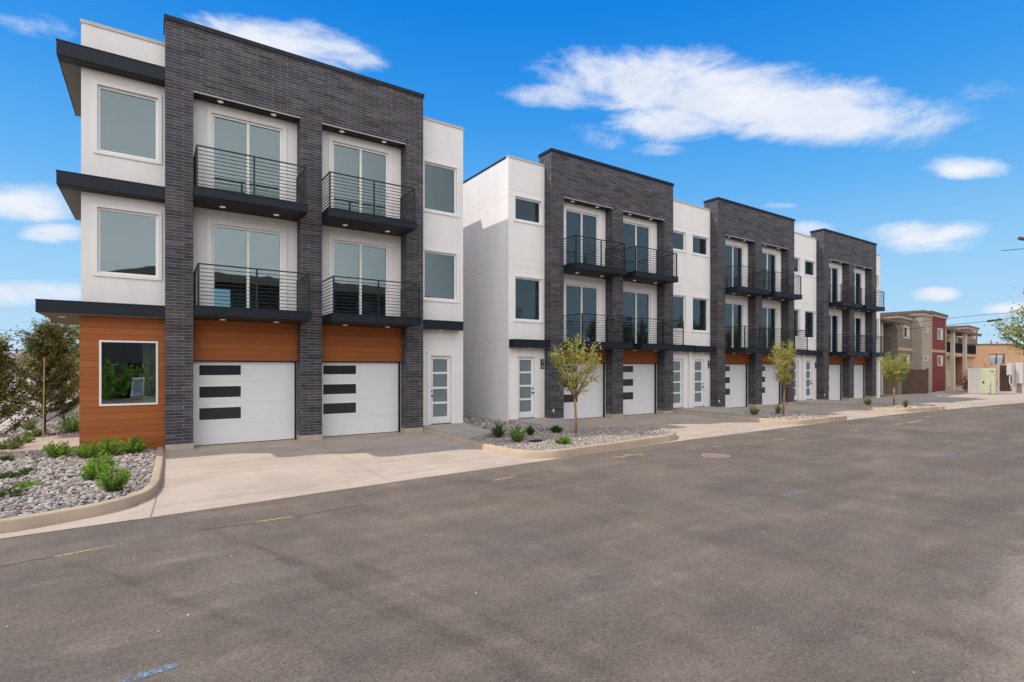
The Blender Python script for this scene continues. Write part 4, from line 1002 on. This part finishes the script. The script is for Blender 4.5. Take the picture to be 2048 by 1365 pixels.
def awin(px0, px1, py0, py1, M_, fr='cream_post'):
    x0_, k = loc(px0, M_); x1_, k2 = loc(px1, M_); z1 = zz(py0, k); z0 = zz(py1, k)
    b = MB(); b.grid_wall(x0_-.12, x1_+.12, z0-.12, z1+.12, M_-.06, M_-.004, [(x0_, x1_, z0, z1)]); f = b.build('window', fr, t)
    b = MB(); b.box(x0_, (x0_+x1_)/2-.02, M_-.03, M_-.004, z0, z1); b.box((x0_+x1_)/2+.02, x1_, M_-.03, M_-.004, z0, z1); b.build('pane', 'glass_far', f)
    b = MB(); b.box((x0_+x1_)/2+.03, x1_-.02, M_-.045, M_-.032, z0+.04, z1-.04); b.build('blind', 'white_panel', f)
awin(1807, 1817, 655, 674, .72); awin(1807, 1817, 713, 734, .72); awin(1848, 1855, 657, 663.5, 0); awin(1848, 1855, 714, 720, 0); awin(1875, 1884, 659, 677, .04); awin(1875, 1884, 714, 730, .04); awin(1944, 1950, 661, 676, 2.0); awin(1944, 1950, 718, 734, 2.0)
for py in (646, 703):
    x, k = loc(1835, 0); b = MB(); b.box(xt-.06, xt-.002, 3, 3.5, zz(py, 47)-.2, zz(py, 47)+.2); b.build('wall_vent', 'black', t)
# fence and boxes, all about 46 m ahead
def across(px0, px1, t_): return at(px0, 735, t_), at(px1, 735, t_)
rz = -YAW
def local_thing(name, px, t_, label, cat, grp=None, face=0): p = at(px, 735, t_); return thing(name, (p.x, p.y, 0), label, cat, grp, rz-(face*math.atan((px-1024)/F_)))
w_ = lambda px, t_: px*t_/F_
t = local_thing('wooden_fence', 1740, 44.4, 'brown board fence in front of the tan and red apartment building', 'fence')
L_ = w_(1858-1740, 44.4); b = MB(); rnd = random.Random(4)
n = int(L_/.145)
for i in range(n): b.box(i*.145, i*.145+.138, 0, .02, .0, 2.0+rnd.uniform(-.02, .03))
b.build('boards', 'fence_wood', t)
for i in range(int(L_/2.4)+1): k = MB(); k.box(i*2.4, i*2.4+.1, .022, .12, 0, 2.1); k.build('post', 'fence_wood', t)
t = local_thing('panel_fence', 1936.5, 44.4, 'off-white metal panel fence standing against the pale green utility cabinet', 'fence')
b = MB(); L_ = w_(24, 46); 
for i in range(6): b.box(i*L_/6+.01, (i+1)*L_/6-.01, 0, .03, .03, 2.05)
b.build('panel', 'white_panel', t); b = MB(); b.box(0, L_, -.02, .05, 2.051, 2.12); b.build('rail', 'white_panel', t)
t = local_thing('utility_cabinet', 1960, 45, 'tall pale green utility cabinet with a small dark label plate', 'utility cabinet', None, 1.12)
L_ = w_(30, 45)*.77; b = MB(); b.box(0, L_, 0, 1.1, .0, 2.12); b.build('body', 'cabinet_green', t, bevel=.02)
b = MB(); b.box(.05, L_-.05, -.02, -.002, .25, 2.0); b.build('door', 'cabinet_green', t, bevel=.008)
b = MB(); b.box(L_*.66, L_*.9, -.03, -.021, 1.78, 1.88); b.build('label_plate', 'grey_dark', t); b = MB(); b.box(L_*.18, L_*.28, -.045, -.021, .82, 1.0); b.build('handle', 'black', t)
b = MB(); b.box(-.06, L_+.06, -.06, 1.16, -.05, .06); b.build('pad', 'slab_concrete', t)
t = local_thing('metal_gate', 1995, 46, 'dark brown gate leaf between grey metal posts at far right', 'gate')
b = MB(); b.box(.22, w_(31, 46), .0, .03, .1, 2.35); b.build('leaf', 'fence_wood', t)
for px in (0, 28, 34): k = MB(); k.tube([(w_(px, 46)+.05, -.04, 0), (w_(px, 46)+.05, -.04, 2.55)], .045, 10); k.build('post', 'grey_box', t)
for px, wd, z0, z1, lb in ((2013, 8, 1.5, 2.5, 'smaller grey meter box hanging on the gate'), (2031, 11, .80, 2.55, 'larger grey electrical box right of the gate')):
    t = local_thing('electrical_box', px, 45.2, lb, 'electrical box', 'grey electrical boxes by the gate', 1)
    b = MB(); b.box(0, w_(wd, 45.2), 0, .3, z0, z1); b.build('body', 'grey_box', t, bevel=.02)
    b = MB(); b.box(.03, w_(wd, 45.2)-.03, -.015, -.002, z0+.06, z1-.06); b.build('door', 'grey_box', t, bevel=.005)
    if z0 < 1: b = MB(); b.box(.06, w_(wd, 45.2)-.06, .03, .27, 0, z0-.002); b.build('pedestal', 'grey_dark', t)
    else: b = MB(); b.tube([(.2, .1, z0), (.2, .1, .9), (.3, .1, .6), (.3, .3, .3)], .05, 8); b.build('conduit', 'grey_box', t)
for i, px in enumerate((1932, 1944, 1957, 1970, 1983)):
    p = at(px, 735, 49); shrub('hedge_plant', (p.x, p.y, 0), ('rust-red bush above the white panel fence, leftmost', 'rust-red bush above the left half of the panel fence', 'rust-red bush above the joint of panel fence and cabinet', 'rust-red bush above the left side of the green cabinet', 'rust-red bush above the right side of the green cabinet')[i], 'rust-red bushes behind the panel fence', 700, 2.3, .6, 'leaf_red', 140+i, .13, .5, 'bush', 30)
t = local_thing('brick_warehouse', 1925, 64, 'low orange brick building with one wide dark window at far right', 'building')
L_ = w_(260, 64); zt = zz(691, 64); wx0, wx1 = w_(1979-1925, 64), w_(2010-1925, 64); wz0, wz1 = zz(729, 64), zz(708, 64)
b = MB(); b.grid_wall(0, L_, -.1, zt, 0, .3, [(wx0, wx1, wz0, wz1)]); b.box(0, L_, .3, 12, zt-.4, zt-.3); b.box(0, .3, .3, 12, -.1, zt-.41); b.box(.3, L_, 5, 5.2, -.1, zt-.41); b.build('wall', 'orange_brick', t)
b = MB(); b.box(-.1, L_, -.08, .4, zt+.002, zt+.16); b.build('roof_edge', 'cornice_dark', t)
b = MB(); b.grid_wall(wx0, wx1, wz0, wz1, .05, .12, [(wx0+.1, (wx0+wx1)/2-.04, wz0+.1, wz1-.1), ((wx0+wx1)/2+.04, wx1-.1, wz0+.1, wz1-.1)]); f = b.build('window', 'grey_dark', t)
b = MB(); b.box(wx0+.1, wx1-.1, .13, .15, wz0+.1, wz1-.5); b.build('pane', 'glass_far', f); b = MB(); b.box(wx0+.1, wx1-.1, .13, .16, wz1-.5, wz1-.1); b.build('blind', 'white_panel', f)
b = MB(); b.box(w_(100, 64), w_(128, 64), 2, 4, zt-.3, zt+.45); b.build('roof_unit', 'white_panel', t)
b = MB(); b.tube([(w_(72, 64), 1, zt-.3), (w_(72, 64), 1, zt+.7)], .06, 8); b.build('vent_pipe', 'grey_dark', t)
# wires and pole
mat('wire', (.03, .03, .035), .6)
def wire(pts, rad, label, t_=40, grp=None):
    b = MB(); P_ = [at(x, y, tt) for x, y, tt in pts]
    b.tube([v-P_[0] for v in smooth([tuple(p) for p in P_], 5)], rad, 5); o = b.build('power_line', 'wire'); o.location = P_[0]; tag(o, label, 'power line', grp); return o
wire([(1700, 662, 44), (1863, 641.5, 42), (1963, 630.5, 40), (2046, 624.5, 38), (2140, 617, 36)], .016, 'upper power line crossing in front of the apartment building')
o = wire([(1690, 672, 44), (1775, 663.5, 43), (1865, 653.5, 42), (1967, 643.8, 40), (2040, 634.8, 38), (2140, 621, 36)], .018, 'lower power line with a thick black splice near the right edge')
k = MB(); A_ = at(1975, 643, 39.8); B_ = at(2002, 639.5, 39); k.tube([A_-o.location, B_-o.location], .075, 8); k.build('splice', 'wire', o)
wire([(2003, 502, 37), (2048, 498, 36), (2140, 490, 34)], .02, 'short high power line at the right edge of the photo')
wire([(-60, 655, 60), (0, 660, 60), (165, 672, 62), (400, 690, 70)], .02, 'upper power line left of the orange corner', grp='power lines at left'); wire([(-60, 674, 60), (0, 678.5, 60), (150, 688, 62), (400, 700, 70)], .035, 'lower power line left of the orange corner', grp='power lines at left')
mat('pole_wood', (.15, .085, .06), .9, .1, 0, .2, 5)
p = at(2125, 735, 34); t = thing('utility_pole', (p.x, p.y, 0), 'brown utility pole whose crossarm tip shows at the right edge', 'utility pole')
k = MB(); k.tube([(0, 0, -.1), (0, 0, 11.2)], [.17, .12], 10); k.build('pole', 'pole_wood', t)
e = at(2038, 477, 33.5)-Vector((p.x, p.y, 0)); k = MB(); e2 = -e; e2.z = e.z-.55; k.tube([e, e.lerp(Vector((0, 0, e.z-.27)), 1)], .11, 6); k.tube([Vector((0, 0, e.z-.27)), Vector((-e.x, -e.y, e.z-.54))], .11, 6); k.build('crossarm', 'pole_wood', t)
p = at(33.5, 735, 80); t = thing('utility_pole', (p.x, p.y, 0), 'small distant utility pole above the pale trees at left', 'utility pole')
k = MB(); k.tube([(0, 0, -.1), (0, 0, 5.0)], [.16, .13], 8); k.build('pole', 'pole_wood', t); k = MB(); k.box(-.7, .7, -.06, .06, 4.6, 4.75); k.build('crossarm', 'pole_wood', t)

# left background: street, house, car
b = MB(); b.quad((-80, 31, -.02), (-4.5, 31, -.02), (-4.5, 41, -.02), (-80, 41, -.02)); struct(b.build('side_street', 'worn_asphalt'))
mat('car_white', (.75, .76, .78), .25, .5); mat('tyre', (.02, .02, .02), .8); mat('car_glass', (.03, .035, .04), .08, .6); mat('house_wall', (.42, .38, .34), .9, .1, 0, .08, 2); mat('house_roof', (.24, .17, .14), .9, .1, 0, .2, 4); mat('hub', (.4, .4, .42), .35, .5, .6)
mat('tail', (.35, .02, .02), .3)
def car(px, t_, rz_, label):
    p = at(px, 735, t_); t = thing('parked_car', (p.x, p.y, 0), label, 'car', 'white cars parked at far left', rz_)
    prof = [(-2.25, .35), (-2.3, .75), (-2.1, .98), (-1.25, 1.05), (-.55, 1.45), (.9, 1.48), (1.7, 1.05), (2.2, .95), (2.3, .6), (2.25, .35)]
    b = MB(); n = len(prof)
    for y, s_ in ((-.88, 1), (.88, 1)):
        pass
    ring = lambda y, f: [(x, y, z if z < 1.1 else 1.1+(z-1.1)*f) for x, z in prof]
    rows = [ring(-.86, .0), [(x, -.72 if z > 1.1 else -.88, z) for x, z in prof], [(x, .72 if z > 1.1 else .88, z) for x, z in prof]]
    for r in rows[1:]: b.v += r
    for j in range(n): q = (j, (j+1) % n, n+(j+1) % n, n+j); b.f.append(q); b.m.append(0); b.tone.append(0)
    b.f.append(tuple(range(n))); b.f.append(tuple(n+j for j in reversed(range(n)))); b.m += [0, 0]; b.tone += [0, 0]
    b.build('body', 'car_white', t, bevel=.04)
    for s in (-1, 1):
        k = MB(); k.poly([(-1.05, s*.86, 1.06), (-.5, s*.74, 1.40), (.85, s*.74, 1.42), (1.5, s*.86, 1.07)]); k.build('side_window', 'car_glass', t)
        for x in (-1.4, 1.42):
            k = MB(); k.tube([(x, s*.70, .33), (x, s*.92, .33)], .33, 20); w2 = k.build('wheel', 'tyre', t); k = MB(); k.tube([(x, s*.921, .33), (x, s*.93, .33)], .19, 16); k.build('rim', 'hub', w2)
    for x, m_ in ((2.31, 'car_white'), (-2.31, 'tail')):
        for s in (-.6, .6): k = MB(); k.box(x-.03, x+.01, s-.18, s+.18, .68, .82); k.build('headlight' if x > 0 else 'tail_light', m_, t)
car(18, 34, .1, 'white car parked on the far street, seen through the left purple-leaved tree'); car(118, 37, .15, 'white car parked farther right behind the staked purple-leaved tree')
for px, t_, wd, dp, h, lb in ((95, 62, 11, 8, 2.7, 'low house with a rust-red roof behind the purple-leaved trees'), (-20, 70, 9, 8, 2.6, 'low house with a rust-red roof at the left edge of the photo')):
    t = local_thing('house', px, t_, lb, 'house', 'low houses beyond the far street')
    b = MB(); b.box(-wd/2, wd/2, 0, dp, -.1, h); b.build('wall', 'house_wall', t)
    b = MB(); a = .5; b.poly([(-wd/2-a, -a, h), (wd/2+a, -a, h), (wd/2-1, dp/2, h+1.5), (-wd/2+1, dp/2, h+1.5)]); b.poly([(wd/2+a, dp+a, h), (-wd/2-a, dp+a, h), (-wd/2+1, dp/2, h+1.5), (wd/2-1, dp/2, h+1.5)]); b.poly([(-wd/2-a, dp+a, h), (-wd/2-a, -a, h), (-wd/2+1, dp/2, h+1.5)]); b.poly([(wd/2+a, -a, h), (wd/2+a, dp+a, h), (wd/2-1, dp/2, h+1.5)]); b.poly([(-wd/2-a, -a, h-.01), (-wd/2-a, dp+a, h-.01), (wd/2+a, dp+a, h-.01), (wd/2+a, -a, h-.01)]); b.build('roof', 'house_roof', t)
    for x in (-wd/4, wd/4): b = MB(); b.box(x-.6, x+.6, -.05, -.002, 1.0, 2.1); b.build('window', 'glass_far', t)

# across the road, seen only in the window reflections
t = thing('facing_building', (10.5, -16, -.1), 'long dark building across the road, seen only as a reflection in the windows', 'building')
b = MB(); hs = [(x, x+1.5, z, z+1.5) for x in (-12, -8.5, -5, -1.5, 2, 5.5, 9) for z in (1.2, 4.2, 7)]
b.grid_wall(-14, 14, 0, 9.2, -.15, 0, hs); b.box(-14, 14, -10, -.15, 0, 9.2, skip='k'); mat('facing_wall', (.08, .075, .07), .85, .15); b.build('wall', 'facing_wall', t)
for h_ in hs: b = MB(); b.box(h_[0], h_[1], -.1, -.05, h_[2], h_[3]); b.build('window', 'glass_far', t)
b = MB(); b.poly([(-14.6, .6, 9.21), (-14.6, -10.6, 9.21), (-11, -5, 10.9)]); b.poly([(14.6, .6, 9.21), (-14.6, .6, 9.21), (-11, -5, 10.9), (11, -5, 10.9)]); b.poly([(-14.6, -10.6, 9.21), (14.6, -10.6, 9.21), (11, -5, 10.9), (-11, -5, 10.9)]); b.poly([(14.6, -10.6, 9.21), (14.6, .6, 9.21), (11, -5, 10.9)]); b.poly([(-14.6, .6, 9.2), (14.6, .6, 9.2), (14.6, -10.6, 9.2), (-14.6, -10.6, 9.2)]); b.build('roof', 'roof_brown', t)
p0 = tree('roadside_tree', (33, -17, -.1), 'tall leafy tree across the road, seen only as a reflection in the windows', 'tree', 'tall trees across the road', 9.5, 2.2, 3.6, 'leaf_dark', 'bark_grey', 3800, 77, .42, 'ball', .2, 22, (0, 0), 0, .1)
for x, y, s in ((41, -18, .85), (49, -16, 1.05), (58, -19, .95), (67, -17, 1.1), (80, -18, 1.0), (95, -17, 1.1), (28, -22, 1.0)):
    r_ = p0.copy(); C.objects.link(r_); r_.location = (x, y, -.1); r_.scale = (s, s, s); r_.rotation_euler.z = x
    for ch in p0.children: c_ = ch.copy(); C.objects.link(c_); c_.parent = r_

b = MB(); b.poly([(-60, -15.9, -.06), (90, -15.9, -.06), (90, -11, -.06), (-60, -11, -.06)]); struct(b.build('far_verge', 'gravel_base'))
t = thing('air_conditioner', (-.9, -14.6, -.06), 'white air conditioning unit across the road, seen only in the ground-floor window reflection', 'air conditioner')
b = MB(); b.box(-.45, .45, -.2, .2, .1, 1.5); b.build('case', 'trim_white', t, bevel=.03)
b = MB()
for k in range(12): b.box(-.35, .35, .205, .215, .25+k*.09, .28+k*.09)
b.build('grille', 'grey_dark', t); b = MB(); b.box(-.4, .4, -.18, .18, 0, .098); b.build('base', 'slab_concrete', t)
p0 = shrub('roadside_shrub', (-2.6, -12.8, -.06), 'green shrub across the road, seen only in the ground-floor window reflection', 'green shrubs across the road', 900, .9, .6, 'leaf_green', 201, .12, .9, 'shrub', 40)
for x, y, s_ in ((-4.4, -15.2, 2.6), (-2.3, -15.4, 3.1), (.2, -15.3, 2.9), (1.8, -15.0, 2.4), (2.9, -12.6, 1.0), (-6, -14.8, 2.3), (4.8, -13.2, 1.4), (-3.4, -12.2, .7), (.9, -11.9, .6)):
    r_ = p0.copy(); C.objects.link(r_); r_.location = (x, y, -.06); r_.scale = (s_, s_, s_); r_.rotation_euler.z = x*3
    for ch in p0.children: c_ = ch.copy(); C.objects.link(c_); c_.parent = r_

stones('road_grit', [(-1.5, 1.5), (3, 1.2), (30, 4), (30, 10.5), (8, 10.1), (-1.5, 9.5)], -.098, 260, .004, .012, 'pebble', 31, 0, None, 'small loose stones scattered over the asphalt')
